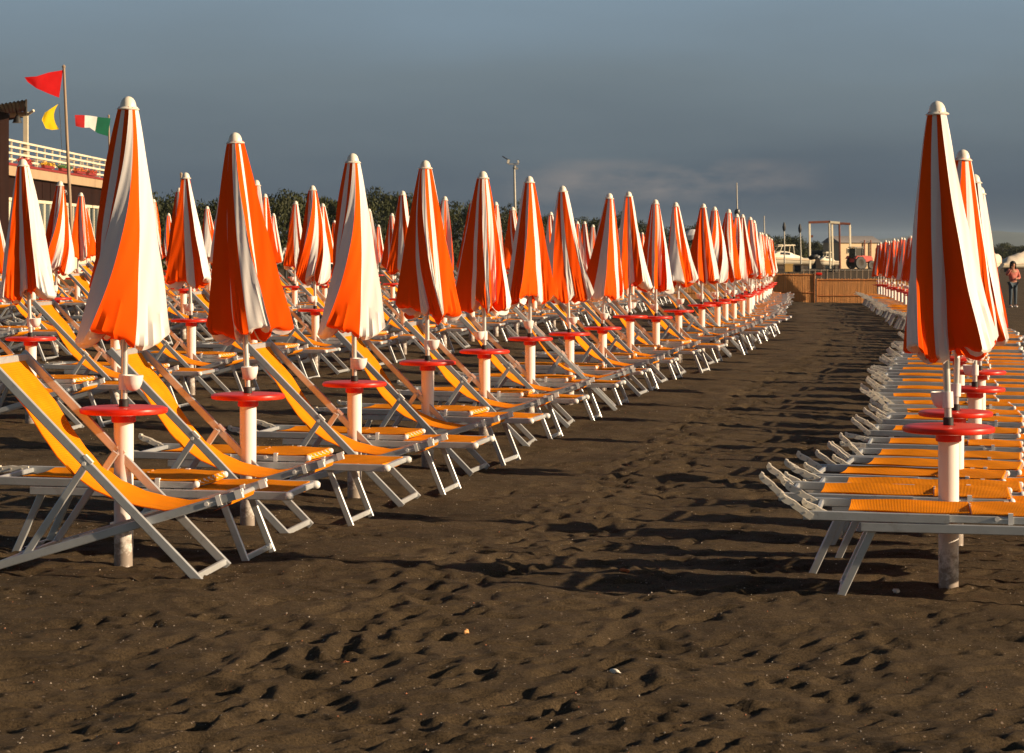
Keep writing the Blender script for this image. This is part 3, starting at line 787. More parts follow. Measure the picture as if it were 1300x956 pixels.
def flag_object(name, label, rows, n, bands, d):
    o0 = rows[0][0].copy(); mb = MB()
    nb = len(bands)
    for i in range(n):
        mb.grid([[p - o0 for p in rows[i]], [p - o0 for p in rows[i + 1]]], mi=min(nb - 1, i * nb // n), smooth=True)
    me = mb.mesh(name, bands); bm = bmesh.new(); bm.from_mesh(me); bmesh.ops.remove_doubles(bm, verts=bm.verts, dist=1e-3); bmesh.ops.recalc_face_normals(bm, faces=bm.faces); bm.to_mesh(me); bm.free()
    o = link(name, me, None, o0); tag(o, label, 'flag'); return o
FL = dict(var=.12, vscale=3, spec=.1, trans=.18, bump=.1, bscale=6)
M['f_red'] = mat('red_flag_cloth', (.40, .004, .005), .75, **FL); M['f_yel'] = mat('yellow_flag_cloth', (.66, .46, .008), .75, **FL)
M['f_grn'] = mat('green_flag_cloth', (.006, .085, .045), .75, **FL); M['f_wht'] = mat('white_flag_cloth', (.6, .58, .55), .75, **FL); M['f_red2'] = mat('faded_red_flag_cloth', (.33, .015, .015), .75, **FL)
M['wood_pole'] = mat('weathered_wood_pole', (.34, .25, .17), .8, var=.2, stretch=(1, 1, .2))
rows, n = cloth_flag([(80, 89), (62, 92), (46, 97), (31, 98)], [(75, 124), (62, 119), (46, 112), (35, 104)], 92, .16, 1, 1)
flag_object('red_flag', 'torn red flag flying at the top of the tall wooden pole', rows, n, [M['f_red']], 92)
rows, n = cloth_flag([(74, 132), (66, 137), (57, 143), (53, 152)], [(75, 164), (66, 165), (58, 163), (54, 154)], 92, .14, 1, 3, bow=6)
flag_object('yellow_flag', 'small yellow flag below the red one on the wooden pole', rows, n, [M['f_yel']], 92)
rows, n = cloth_flag([(140.5, 150), (128, 149), (115, 147), (104, 146), (95, 146)], [(137, 173), (124, 169), (114, 162), (104, 162), (96, 160)], 116, .2, 1, 5)
flag_object('italian_flag', 'green white and red striped flag flying just left of the foremost parasol top', rows, n, [M['f_grn'], M['f_wht'], M['f_red2']], 116)
def pole(name, label, cat, px0, py0, px1, py1, d, r0, r1, m, grp=None, buried=None):
    b = Vector((wx(px0, d), d, wz(py0, d))); t = Vector((wx(px1, d), d, wz(py1, d)))
    mb = MB(); mb.tube((0, 0, 0), t - b, r0, r1, 10)
    mb.lathe([(r1 * 1.3, 0), (r1 * 1.5, r1 * 1.2), (.002, r1 * 2.6)], 8, c=t - b)
    o = link(name, mb.mesh(name, m, 40), None, b); tag(o, label, cat, grp); return o
pole('flag_pole', 'tall leaning wooden pole flying the red and yellow flags', 'flagpole', 93, 346, 81, 86, 92, .075, .05, M['wood_pole'])
pole('flag_pole', 'shorter wooden pole carrying the three coloured flag at the terrace corner', 'flagpole', 141, 330, 138, 148, 116, .05, .04, M['wood_pole'])
pole('timber_pole', 'bare wooden pole rising above the trees behind the second row parasols', 'pole', 233, 340, 230, 222, 115, .06, .05, M['wood_pole'])
m = MB(); b = Vector((wx(75, 92.1), 92.1, wz(131, 92))); e = Vector((wx(79, 92.1), 92.1, wz(195, 92))); m.tube((0, 0, 0), e - b, .012, n=6)
tag(link('flag_rope', m.mesh('flag_rope', M['plastic_cream']), None, b), 'thin pale rope hanging below the yellow flag', 'rope')

# ------------------------------------------------------------------ floodlight mast
M['mast'] = mat('galvanised_mast', (.42, .39, .33), .5, metal=.2, var=.12)
d = 210; b = Vector((wx(655.5, d), d, float(ground_z(wx(655, d), d))))
ms = thing('light_mast', 'tall slim floodlight mast standing among the trees', 'mast', b)
m = MB(); top = wz(210, d) - b.z; m.tube((0, 0, 0), (wx(652.8, d) - b.x, 0, top), .14, .085, 10); part('mast_pole', m, M['mast'], ms)
tx = wx(652.8, d) - b.x
m = MB(); m.bar((tx - .5, 0, top + .12), (tx + .42, 0, top + .12), .10, .09); m.bar((tx - .12, 0, top - .28), (tx + .35, 0, top - .28), .08, .16); part('cross_arm', m, M['mast'], ms)
for dx, dz, sz, rot in ((-.52, .34, .40, .25), (.36, .34, .28, -.15), (.10, -.16, .3, 0)):
    m = MB(); m.box((0, 0, 0), (sz * .6, .25, sz), 0, Matrix.Rotation(rot, 3, 'Y')); m.box((0, -.13, 0), (sz * .5, .02, sz * .85), 1, Matrix.Rotation(rot, 3, 'Y'))
    part('floodlight_head', m, [M['steel_dark'], M['plastic_cream']], ms, loc=(tx + dx, 0, top + dz))
m = MB(); m.bar((tx - .55, 0, top + .5), (tx - 1.05, .1, top + .82), .03, .10); part('antenna', m, M['steel_dark'], ms)

# other poles near the boats
def mast2(px0, py0, px1, py1, d, label, tip):
    b = Vector((wx(px0, d), d, wz(py0, d))); t = Vector((wx(px1, d), d, wz(py1, d))) - b
    o = thing('slim_mast', label, 'mast', b)
    m = MB(); m.tube((0, 0, 0), t, .07, .045, 8); part('mast_pole', m, M['mast'], o)
    if tip == 'furled':
        m = MB(); m.lathe([(.05, -.75), (.13, -.6), (.15, -.35), (.10, -.1), (.05, .05)], 8, c=t); part('furled_flag', m, M['black_rubber'], o)
    if tip == 'radar':
        m = MB(); m.lathe([(.04, -.25), (.2, -.2), (.26, 0), (.2, .22), (.04, .3)], 10, c=t * ((312 - 262) / (312. - py1) if False else .57)); part('mast_box', m, M['steel_dark'], o)
        m = MB(); P = []
        for i in range(9):
            a = i / 8; P.append([t * .40 + Vector((-.05 - .8 * a, .1 * math.sin(6 * a), .45 - .25 * a)), t * .40 + Vector((-.05 - .75 * a, .1 * math.sin(6 * a + 1), -.45 - .2 * a))])
        m.grid(P); part('green_flag', m, mat('bright_green_cloth', (.02, .35, .05), .7, **FL), o)
    return o
mast2(937, 320, 935.3, 232, 190, 'thin mast with a dark box and green flag above the aisle parasols', 'radar')
mast2(971, 330, 970, 274, 200, 'thin bare mast left of the two masts with furled dark flags', '')
mast2(996, 335, 995.5, 283, 205, 'thin mast with furled dark tip directly above the white motor boat', 'furled')
mast2(1017, 335, 1015.5, 285, 205, 'thin mast with furled dark tip between the motor boat and steel gantry', 'furled')

# white open canvas parasol partly hidden in the row
d = 112; wp = thing('canvas_parasol', 'open white canvas parasol peeping out behind the aisle parasols', 'parasol', (wx(880, d), d, float(ground_z(wx(880, d), d))))
zt = wz(291, d) - wp.location.z
m = MB(); P = []
for i in range(6):
    a = i / 5; P.append([Vector((math.cos(t_ / 24 * 6.283) * .55 * a, math.sin(t_ / 24 * 6.283) * .55 * a, zt - .28 * a * a + .02 * math.cos(t_ / 3 * 6.283) * a)) for t_ in range(25)])
P.append([p + Vector((0, 0, -.20 - .03 * (k % 2))) for k, p in enumerate(P[-1])])
m.grid(P); part('canopy', m, M['cloth_white'], wp); m = MB(); m.tube((0, 0, -.2), (0, 0, zt), .03, n=10); part('pole', m, M['wood_pole'], wp)

# ------------------------------------------------------------------ motor boat, gantry, hut, tractor behind the fence
M['gel'] = mat('white_gelcoat', (.82, .74, .58), .35, var=.05, vscale=1.2); M['gel2'] = mat('beige_gelcoat', (.55, .42, .27), .4, var=.06)
M['tint'] = mat('smoked_glass', (.03, .035, .04), .1, var=.1, spec=.8)
def boat(name, label, px0, px1, ybase, d, bow_left, hgt, cabin=True, tarp=False, draw=True):
    x0, x1 = wx(px0, d), wx(px1, d); Lb = x1 - x0; zb = wz(ybase, d)
    t = thing(name, label, 'boat', ((x0 + x1) / 2, d, zb), R(22)); sg = 1 if bow_left else -1
    m = MB(); rows = []
    for i in range(25):
        a = i / 24; wdt = .16 * Lb * min(1, (a + .02) * 3.2) ** .6 * (1 - .12 * a); keel = .22 * hgt * (1 - min(1, a * 3.5)) ** 2 + .10 * hgt
        sheer = hgt * (.56 - .13 * a)
        X = sg * (a - .5) * Lb + (0 if a > .02 else 0)
        rows.append([Vector((X - sg * .06 * Lb * (1 - a) * k, y_, z_)) for k, y_, z_ in ((1, -wdt, sheer), (.6, -wdt * .96, sheer * .86), (.4, -wdt * .9, (sheer + keel) * .52), (0, -wdt * .55, keel + .06 * hgt), (0, 0, keel), (0, wdt * .55, keel + .06 * hgt), (.4, wdt * .9, (sheer + keel) * .52), (.6, wdt * .96, sheer * .86), (1, wdt, sheer))])
    m.grid(rows); m.add(rows[-1], [tuple(range(9))]); m.add(rows[0], [tuple(range(8, -1, -1))])
    part('hull', m, M['gel'], t)
    m = MB(); m.grid([[r[0] + Vector((0, 0, .004)), (r[0] + r[8]) / 2 + Vector((0, 0, .03 * hgt)), r[8] + Vector((0, 0, .004))] for r in rows]); part('deck', m, M['gel'], t)
    m = MB(); m.grid([[r[0] + Vector((0, -.012, -.02)), r[0] + Vector((0, -.02, -.10 * hgt))] for r in rows]); part('rub_strake', m, M['gel2'], t)
    if tarp:
        m = MB(); P = []
        for i in range(17):
            a = i / 16; q = rows[int(a * 24)]; r_ = random.Random(i + int(px0))
            ht = hgt * (.30 + .62 * math.sin(math.pi * min(1, a * .9 + .12)) ** .7) + r_.uniform(-.05, .05) * hgt
            P.append([Vector((q[0].x, q[0].y * 1.06 * math.cos(b_) , q[0].z - .05 * hgt + (ht - .2 * hgt) * max(0, math.sin(b_)) + .03 * math.sin(5 * b_ + i))) for b_ in [math.pi * k / 10 for k in range(11)]])
        m.grid(P); part('tarpaulin', m, mat(name + '_tarp', (.62, .54, .44), .6, var=.15, vscale=2, bump=.5, bscale=3), t)
    if cabin:
        m = MB(); P = []
        for i in range(13):
            a = .24 + .62 * i / 12; q = rows[int(a * 24)]; c = [0, .16, .32, .44, .50, .52, .52, .48, .40, .31, .22, .12, 0][i] * hgt * .62
            wd = abs(q[0].y) * .8
            P.append([Vector((q[0].x, -wd, q[0].z)), Vector((q[0].x, -wd * .82, q[0].z + c * .9)), Vector((q[0].x, 0, q[0].z + c)), Vector((q[0].x, wd * .82, q[0].z + c * .9)), Vector((q[0].x, wd, q[0].z))])
        m.grid(P); part('cabin', m, M['gel'], t)
        m = MB()
        for i in (4, 7):
            pass
        q = [P[k] for k in (4, 5, 6, 7)]
        m.grid([[p[0].lerp(p[1], .50) + Vector((0, -.02, 0)), p[0].lerp(p[1], .88) + Vector((0, -.02, 0))] for p in q]); part('side_window', m, M['tint'], t)
        m = MB(); top = P[5][2]
        for s in (-1, 1):
            m.tube(P[4][1 if s < 0 else 3], top + Vector((sg * .02 * Lb, s * .3, .26 * hgt)), .03, n=6); m.tube(P[9][1 if s < 0 else 3], top + Vector((sg * .22 * Lb, s * .3, .26 * hgt)), .03, n=6)
            m.tube(top + Vector((-sg * .06 * Lb, s * .3, .22 * hgt)), top + Vector((sg * .26 * Lb, s * .3, .27 * hgt)), .035, n=6)
        m.tube(top + Vector((sg * .24 * Lb, -.3, .26 * hgt)), top + Vector((sg * .24 * Lb, .3, .26 * hgt)), .03, n=6)
        part('roll_bar', m, M['gel'], t)
        m = MB(); m.box(top + Vector((sg * .09 * Lb, 0, .29 * hgt)), (Lb * .30, .7, .05)); part('hard_top', m, M['gel'], t)
    m = MB()
    for xx in (-.28, .28):
        m.box((xx * Lb, 0, .04 * hgt - .3), (.25, 1.2, .14 * hgt + .6))
    part('cradle', m, M['timber_dark'], t)
    return t
boat('motor_boat', 'white cabin cruiser with a roll bar on land behind the reed fence', 956, 1034, 340, 212, True, 1.85)
boat('day_boat', 'smaller white open motor boat behind the black covered engine', 1034, 1066, 339, 220, True, 1.25)
boat('covered_boat', 'white boat under a pale tarpaulin, partly behind the front right parasol', 1238, 1272, 343, 215, False, 1.35, False, True)
boat('tarped_boat', 'long pale tarpaulin covered boat directly behind the standing woman', 1266, 1322, 343, 222, False, 1.45, False, True)

d = 205
M['rust'] = mat('rusty_steel', (.20, .055, .025), .7, var=.3); 
ga = thing('boat_gantry', 'tall boat hoist of cream posts and rusty beams behind the boats', 'gantry', (wx(1056, d), d, wz(341, d)))
gx = ga.location.x; gz_ = ga.location.z
def gp(px, py, dy=0): return Vector((wx(px, d) - gx, dy, wz(py, d) - gz_))
for p0, p1, dy, mm, w_ in (((1028.5, 341), (1027.6, 283), 0, M['cream_paint'], .16), ((1032.5, 312), (1031.5, 295), 2.2, M['cream_paint'], .12), ((1054, 341), (1052.5, 283), 0, M['cream_paint'], .15), ((1062, 341), (1060.5, 283), 2.2, M['cream_paint'], .15), ((1066.5, 341), (1065.5, 284), 0, M['rust'], .15), ((1084, 320), (1083.5, 285), 2.2, M['cream_paint'], .16)):
    m = MB(); m.bar(gp(*p0, dy), gp(*p1, dy), w_, w_); part('gantry_post', m, mm, ga)
for p0, p1, dy0, dy1, mm in (((1026.5, 282.5), (1054, 281.5), 0, 0, M['rust']), ((1052, 282), (1066, 283), 0, 0, M['cream_paint']), ((1060, 283), (1084, 284), 2.2, 2.2, M['rust']), ((1031, 300), (1033, 300), 0, 2.2, M['rust'])):
    m = MB(); m.bar(gp(*p0, dy0), gp(*p1, dy1), .18, .2); part('gantry_beam', m, mm, ga)
# blue-black container under the gantry
d = 232; ct = thing('storage_shed', 'low dark blue shed with a flat roof under the hoist', 'shed', (wx(1045, d), d, wz(340, d)))
m = MB(); m.box((0, 0, .75), (2.7, 2, 1.7)); part('shed_wall', m, mat('dark_blue_paint', (.02, .03, .05), .5, var=.2), ct)
m = MB(); m.box((0, 0, 1.66), (2.9, 2.2, .12)); part('shed_roof', m, M['steel_dark'], ct)
m = MB(); m.box((-.7, -1.01, .7), (.8, .04, 1.4)); part('shed_door', m, M['brown_wall'], ct)
# cream hut
d = 228; hx = wx(1092, d); hz = wz(341, d); hut = thing('harbour_hut', 'cream walled hut with grey pitched roof behind the red tractor', 'hut', (hx, d, hz), R(25))
W_ = wx(1125, d) - wx(1065, d)
m = MB(); m.box((0, 1.5, 1.25), (W_, 3, 2.5)); part('wall', m, mat('cream_render', (.62, .46, .28), .8, var=.08), hut)
m = MB(); m.prism([(-W_ / 2 - .15, -.2, 2.5), (-W_ / 2 - .15, 3.2, 2.5), (-W_ / 2 - .15, 1.5, 3.15)], (W_ + .3, 0, 0)); part('roof', m, mat('grey_roof_sheet', (.30, .27, .25), .7, var=.15), hut)
for px in (1075, 1093.5, 1119):
    m = MB(); m.box((wx(px, d) - hx, -.02, 1.72), (.45, .08, .5)); w = part('window', m, M['cream_paint'], hut)
    m = MB(); m.box((wx(px, d) - hx, -.07, 1.72), (.35, .03, .4)); part('pane', m, M['tint'], w)
m = MB(); m.box((wx(1084, d) - hx, -.03, .95), (.75, .07, 1.9)); part('door', m, M['gel2'], hut)
for px in (1097.5, 1107):
    m = MB(); m.bar((wx(px, d) - hx, -.12, 0), (wx(px, d) - hx, -.12, 2.75), .1, .1); part('down_pipe', m, M['rust'], hut)
# tractor
d = 206; tr = thing('tractor', 'red farm tractor with dark cab parked beside the cream hut', 'tractor', (wx(1092, d), d, wz(341.5, d)), R(28)); M['tred'] = mat('tractor_red', (.48, .03, .012), .4, var=.12)
def wheel(r, w_, x, y):
    m = MB(); m.lathe([(r * .55, -w_ / 2), (r * .95, -w_ / 2), (r, -w_ / 3), (r, w_ / 3), (r * .95, w_ / 2), (r * .55, w_ / 2)], 20, mtx=Matrix.Rotation(R(90), 3, 'X'))
    for i in range(6):
        a = i / 14 * 6.283; m.box((math.cos(a) * r, 0, math.sin(a) * r), (.05, w_ * .9, .06), 0, Matrix.Rotation(-a, 3, 'Y'))
    o = part('wheel', m, M['black_rubber'], tr, loc=(x, y, r)); m = MB(); m.lathe([(.02, -w_ * .3), (r * .5, -w_ * .35), (r * .57, -w_ * .5), (r * .57, w_ * .5), (.02, w_ * .3)], 16, mtx=Matrix.Rotation(R(90), 3, 'X')); part('rim', m, M['timber_dark'], o)
for y in (-.6, .6): wheel(.55, .3, -.45, y); wheel(.36, .22, .75, y)
m = MB(); m.prism([(-.1, -.3, .55), (1.1, -.3, .5), (1.15, -.3, .9), (1.0, -.3, 1.12), (-.1, -.3, 1.2)], (0, .6, 0)); part('bonnet', m, M['tred'], tr)
m = MB(); m.box((-.45, 0, .75), (.75, .9, .35)); part('chassis', m, M['tred'], tr)
m = MB(); [m.bar((a, b, .9), (a * .95, b * .9, 1.85), .06, .06) for a in (-.85, -.1) for b in (-.45, .45)]; m.box((-.47, 0, 1.9), (.95, 1.0, .08)); c = part('cab', m, M['steel_dark'], tr)
m = MB(); m.box((-.47, 0, 1.4), (.7, .8, .85)); part('cab_glass', m, M['tint'], c)
for y in (-.6, .6): m = MB(); m.prism([(-1.05, y - .16, .9), (-.85, y - .16, 1.15), (-.2, y - .16, 1.15), (.02, y - .16, .85), (-.05, y - .16, .83), (-.25, y - .16, 1.08), (-.8, y - .16, 1.08), (-1.0, y - .16, .87)], (0, .32, 0)); part('mudguard', m, M['tred'], tr)
m = MB(); m.tube((.5, .2, 1.1), (.5, .2, 1.75), .035, n=8); part('exhaust', m, M['steel_dark'], tr)
# covered outboard engine on a trolley, yellow crate, small red float, timber stack
d = 140; oe = thing('outboard_engine', 'black covered outboard engine with its propeller leg, on a low trolley', 'engine', (wx(1038, d), d, wz(341.5, d)))
m = MB(); m.lathe([(.03, .62), (.16, .62), (.22, .70), (.25, .82), (.22, .94), (.10, 1.0), (.01, 1.01)], 14, mtx=Matrix.Rotation(R(-14), 3, 'Y') @ Matrix.Diagonal((1.25, 1, .75)), c=(-.1, 0, .12)); part('cowling', m, M['black_rubber'], oe)
m = MB(); m.prism([(-.12, -.1, .62), (.1, -.1, .62), (.2, -.1, .3), (.42, -.1, .02), (-.1, -.1, .02)], (0, .2, 0)); part('leg', m, mat('dark_brown_tarp', (.05, .035, .025), .8, var=.2), oe)
m = MB(); m.box((.12, 0, -.12), (1.0, .5, .1)); [m.box((a, b, -.35), (.06, .06, .5)) for a in (-.3, .5) for b in (-.2, .2)]; part('trolley', m, M['timber_dark'], oe)
m = MB(); m.box((.06, -.23, .72), (.10, .03, .14), 0, Matrix.Rotation(.5, 3, 'Y')); part('badge_plate', m, M['plastic_white'], oe)
d = 120; yb = thing('yellow_crate', 'yellow box standing on the sand edge in front of the white cruiser', 'box', (wx(1001, d), d, wz(345, d)))
m = MB(); m.box((0, 0, .18), (.40, .35, .36)); part('crate_body', m, mat('ochre_yellow_paint', (.62, .38, .12), .6, var=.1), yb)
m = MB(); m.box((.01, 0, .385), (.43, .38, .05)); part('crate_lid', m, mat('yellow_lid_paint', (.70, .46, .15), .6, var=.1), yb)
m = MB(); m.box((0, 0, -.4), (.06, .06, .85)); part('crate_stand', m, M['timber_dark'], yb)
d = 110; rf_ = MB(); rf_.lathe([(.01, -.06), (.15, -.05), (.18, 0), (.15, .05), (.01, .06)], 14, mtx=Matrix.Rotation(R(90), 3, 'Y') @ Matrix.Diagonal((.45, .5, 2.6)))
tag(link('marker_float', rf_.mesh('marker_float', M['plastic_red'], 40), None, (wx(1039.5, d), d, wz(348, d))), 'small red float lying on the sand just above the fence', 'float')
# dark rail with little posts behind the fence
d = 118; ln = thing('rope_fence', 'low rope fence with small stakes on the sand behind the reed panels', 'fence', (wx(1060, d), d, wz(347, d)))
for i in range(13):
    xx = wx(1020 + i * 7.5, d) - ln.location.x; m = MB(); m.tube((xx, 0, -.3), (xx, 0, .20), .018, n=6); part('stake', m, M['wood_pole'], ln)
m = MB(); m.bar((wx(1018, d) - ln.location.x, 0, .16), (wx(1112, d) - ln.location.x, 0, .16), .015, .015); part('rope', m, M['plastic_cream'], ln)

# ------------------------------------------------------------------ people
M['skin'] = mat('tanned_skin', (.42, .20, .12), .55, var=.08, spec=.3)
def skin_mesh(name, pts, edges, rad, m, parent, root=0, sub=1):
    me = bpy.data.meshes.new(name); me.from_pydata([Vector(p) for p in pts], edges, []); o = link(name, me, parent)
    md = o.modifiers.new('Skin', 'SKIN'); md.use_smooth_shade = True
    for i, r in enumerate(rad):
        sv = me.skin_vertices[0].data[i]; sv.radius = (r if isinstance(r, tuple) else (r, r)); sv.use_root = (i == root)
    sb = o.modifiers.new('Sub', 'SUBSURF'); sb.levels = sb.render_levels = sub
    dgx = bpy.context.evaluated_depsgraph_get(); dgx.update()
    nm = bpy.data.meshes.new_from_object(o.evaluated_get(dgx)); o.modifiers.clear(); o.data = nm
    nm.materials.clear(); nm.materials.append(m)
    for p in nm.polygons: p.use_smooth = True
    return o
def person(label, x, y, z, rz, J, cols, hair):
    """J: joints dict in local metres (faces -y)"""
    t = thing('person', label, 'person', (x, y, z), rz)
    pts = []; ed = []; rad = []; ix = {}
    def P(n, p, r, par=None):
        ix[n] = len(pts); pts.append(Vector(p)); rad.append(r)
        if par is not None: ed.append((ix[par], ix[n]))
    P('pel', (0, 0, .93), (.15, .11)); P('waist', (0, 0, 1.08), (.13, .095), 'pel'); P('chest', (0, 0, 1.30), (.16, .11), 'waist'); P('neck', (0, 0, 1.46), .052, 'chest')
    P('chin', (0, -.02, 1.52), .058, 'neck'); P('face', (0, -.015, 1.60), (.075, .088), 'chin'); P('crown', (0, 0, 1.68), (.066, .078), 'face'); P('nose', (0, -.118, 1.595), .010, 'face')
    for s, q in ((-1, 'l'), (1, 'r')):
        P('ear' + q, (s * .085, .005, 1.60), .016, 'face')
        P('hip' + q, (s * .09, 0, .88), .088, 'pel'); P('kn' + q, J['knee' + q], .058, 'hip' + q); P('an' + q, J['ank' + q], .038, 'kn' + q)
        a = Vector(J['ank' + q]); P('toe' + q, a + Vector((s * .02, -.16, -.045)), .032, 'an' + q)
        P('sh' + q, (s * .17, 0, 1.40), .058, 'chest'); P('el' + q, J['el' + q], .042, 'sh' + q); P('wr' + q, J['wr' + q], .028, 'el' + q)
        w = Vector(J['wr' + q]); e = Vector(J['el' + q]); dr = (w - e).normalized(); sd = dr.cross(Vector((0, 1, .2))).normalized(); up = sd.cross(dr)
        P('pa' + q, w + dr * .075, (.032, .018), 'wr' + q)
        for k in range(4):
            o_ = (k - 1.5) * .017; ln_ = (.062, .072, .066, .05)[k]
            P(f'f{k}a{q}', w + dr * .105 + sd * o_, .0088, 'pa' + q); P(f'f{k}b{q}', w + dr * (.105 + ln_ * .6) + sd * o_ + up * .012, .008, f'f{k}a{q}'); P(f'f{k}c{q}', w + dr * (.105 + ln_) + sd * o_ + up * .03, .007, f'f{k}b{q}')
        P('th' + q, w + dr * .06 + sd * .045 * (-s), .010, 'pa' + q); P('ti' + q, w + dr * .10 + sd * .06 * (-s) + up * .01, .008, 'th' + q)
    skin_mesh('body', pts, ed, rad, M['skin'], t)
    sh = ['pel', 'waist', 'chest', 'shl', 'ell', 'wrl', 'shr', 'elr', 'wrr']; g = {'pel': (.175, .135), 'waist': (.158, .12), 'chest': (.185, .132), 'shl': .078, 'shr': .078, 'ell': .058, 'elr': .058, 'wrl': .046, 'wrr': .046}
    idx = {n: i for i, n in enumerate(sh)}
    pp = [pts[ix[n]].copy() for n in sh]
    for a, b in (('wrl', 'ell'), ('wrr', 'elr')): pp[idx[a]] = pp[idx[a]].lerp(pp[idx[b]], .12)
    skin_mesh('shirt', pp, [(idx[a], idx[b]) for a, b in (('pel', 'waist'), ('waist', 'chest'), ('chest', 'shl'), ('shl', 'ell'), ('ell', 'wrl'), ('chest', 'shr'), ('shr', 'elr'), ('elr', 'wrr'))], [g[n] for n in sh], cols['shirt'], t)
    tn = ['pel', 'hipl', 'knl', 'anl', 'hipr', 'knr', 'anr']; g = {'pel': (.155, .12), 'hipl': .098, 'hipr': .098, 'knl': .07, 'knr': .07, 'anl': .056, 'anr': .056}; idx = {n: i for i, n in enumerate(tn)}
    skin_mesh('trousers', [pts[ix[n]] for n in tn], [(idx[a], idx[b]) for a, b in (('pel', 'hipl'), ('hipl', 'knl'), ('knl', 'anl'), ('pel', 'hipr'), ('hipr', 'knr'), ('knr', 'anr'))], [g[n] for n in tn], cols['trousers'], t)
    for q in 'lr':
        a = Vector(J['ank' + q]); skin_mesh('shoe', [a + Vector((0, .04, -.03)), a + Vector((0, -.06, -.035)), a + Vector((0, -.19, -.05))], [(0, 1), (1, 2)], [(.045, .05), (.046, .046), (.036, .03)], cols['shoes'], t)
    for s in (-1, 1):
        m = MB(); m.lathe([(.001, -.009), (.008, -.004), (.008, .004), (.001, .009)], 8, c=(s * .032, -.098, 1.615)); part('eye', m, M['black_rubber'], t)
    m = MB(); m.tube((-.022, -.098, 1.555), (.022, -.098, 1.555), .006, n=6); part('mouth', m, simple('lips', (.35, .10, .08)), t)
    if hair is not None:
        m = MB(); P_ = []
        for i in range(9):
            th = i / 8 * 2.1; P_.append([Vector((.108 * math.sin(th) * math.cos(a), .012 + .118 * math.sin(th) * math.sin(a) , 1.64 + .115 * math.cos(th) + (-.09 if (th > 1.2 and math.sin(a) > -.35) else 0) * (th - 1.2) * hair)) for a in [k / 20 * 6.283 for k in range(20)]])
        keep = MB(); keep.grid(P_, close=True)
        keep2 = MB(); keep2.v = keep.v
        for f, mm in zip(keep.f, keep.m):
            c = sum((Vector(keep.v[i]) for i in f), Vector()) / 4
            if not (c.y < -.055 and c.z < 1.665): keep2.f.append(f); keep2.m.append(0); keep2.sm.append(True)
        o = part('hair', keep2, cols['hair'], t); sd_ = o.modifiers.new('Thick', 'SOLIDIFY'); sd_.thickness = .018; sd_.offset = 1
    return t
plaid = mat('pink_plaid_shirt', (.52, .15, .11), .8, var=.35, vscale=9); jeans = mat('blue_denim', (.05, .075, .10), .85, var=.25, vscale=8)
d = 89.5; x = wx(1286, d); zf = wz(390, d)
J = dict(kneel=(-.09, -.01, .48), kneer=(.10, 0, .48), ankl=(-.10, .02, .08), ankr=(.11, .03, .08), ell=(-.30, -.10, 1.22), wrl=(-.16, -.24, 1.46), elr=(.27, .02, 1.12), wrr=(.10, -.20, 1.10))
person('person in a pink plaid shirt and jeans standing alone, one hand at the face', x, d, float(ground_z(x, d)) - .01, R(10), J, dict(shirt=plaid, trousers=jeans, shoes=M['plastic_white'], hair=simple('black_hair', (.015, .012, .01))), 1.6)
d = 101; x = wx(366, d)
J2 = dict(kneel=(-.10, -.02, .48), kneer=(.10, -.06, .48), ankl=(-.11, .03, .08), ankr=(.11, -.02, .08), ell=(-.28, .03, 1.14), wrl=(-.28, -.08, .90), elr=(.29, .03, 1.14), wrr=(.26, -.10, .92))
person('bald person in a white shirt and dark trousers standing between distant parasols', x, d, float(ground_z(x, d)), R(200), J2, dict(shirt=mat('white_shirt', (.62, .60, .58), .8, var=.08), trousers=simple('dark_trousers', (.02, .02, .022)), shoes=M['black_rubber'], hair=None), None)

# ------------------------------------------------------------------ air
HAZE = .8e-4
mb = MB(); mb.box((0, 3600, 19.5), (44000, 7900, 49))
hz = link('haze', mb.mesh('haze', None)); hz.data.materials.clear()
hm = bpy.data.materials.new('haze_air'); hm.use_nodes = True; hm.node_tree.nodes.clear()
ho = hm.node_tree.nodes.new('ShaderNodeOutputMaterial'); hv = hm.node_tree.nodes.new('ShaderNodeVolumePrincipled')
hv.inputs['Color'].default_value = (.62, .78, .95, 1); hv.inputs['Density'].default_value = HAZE; hv.inputs['Anisotropy'].default_value = .2
hm.node_tree.links.new(hv.outputs[0], ho.inputs['Volume']); hz.data.materials.append(hm); struct(hz, 'stuff')

# ------------------------------------------------------------------ light, sky, camera
EL, AZB = 18.0, 14.0           # sun height; degrees behind the line square to the view
sv = Vector((math.cos(R(AZB)) * math.cos(R(EL)), -math.sin(R(AZB)) * math.cos(R(EL)), math.sin(R(EL))))
sl = bpy.data.lights.new('Sun', 'SUN'); sl.energy = 5.0; sl.angle = R(.53); sl.color = (1.0, .76, .50)
so = bpy.data.objects.new('Sun', sl); COL.objects.link(so); so.rotation_euler = sv.to_track_quat('Z', 'Y').to_euler(); so.location = (30, -20, 25)

w = bpy.data.worlds.new('World'); scene.world = w; w.use_nodes = True
nt = w.node_tree; N = nt.nodes; L = nt.links; N.clear()
out = N.new('ShaderNodeOutputWorld'); bg = N.new('ShaderNodeBackground'); bg.inputs['Strength'].default_value = .036
sky = N.new('ShaderNodeTexSky'); sky.sky_type = 'NISHITA'; sky.sun_disc = False; sky.sun_elevation = R(EL); sky.sun_rotation = R(90 + AZB); sky.air_density = 1.0; sky.dust_density = 1.0; sky.ozone_density = 1.0
tc = N.new('ShaderNodeTexCoord'); sep = N.new('ShaderNodeSeparateXYZ'); L.new(tc.outputs['Generated'], sep.inputs[0])
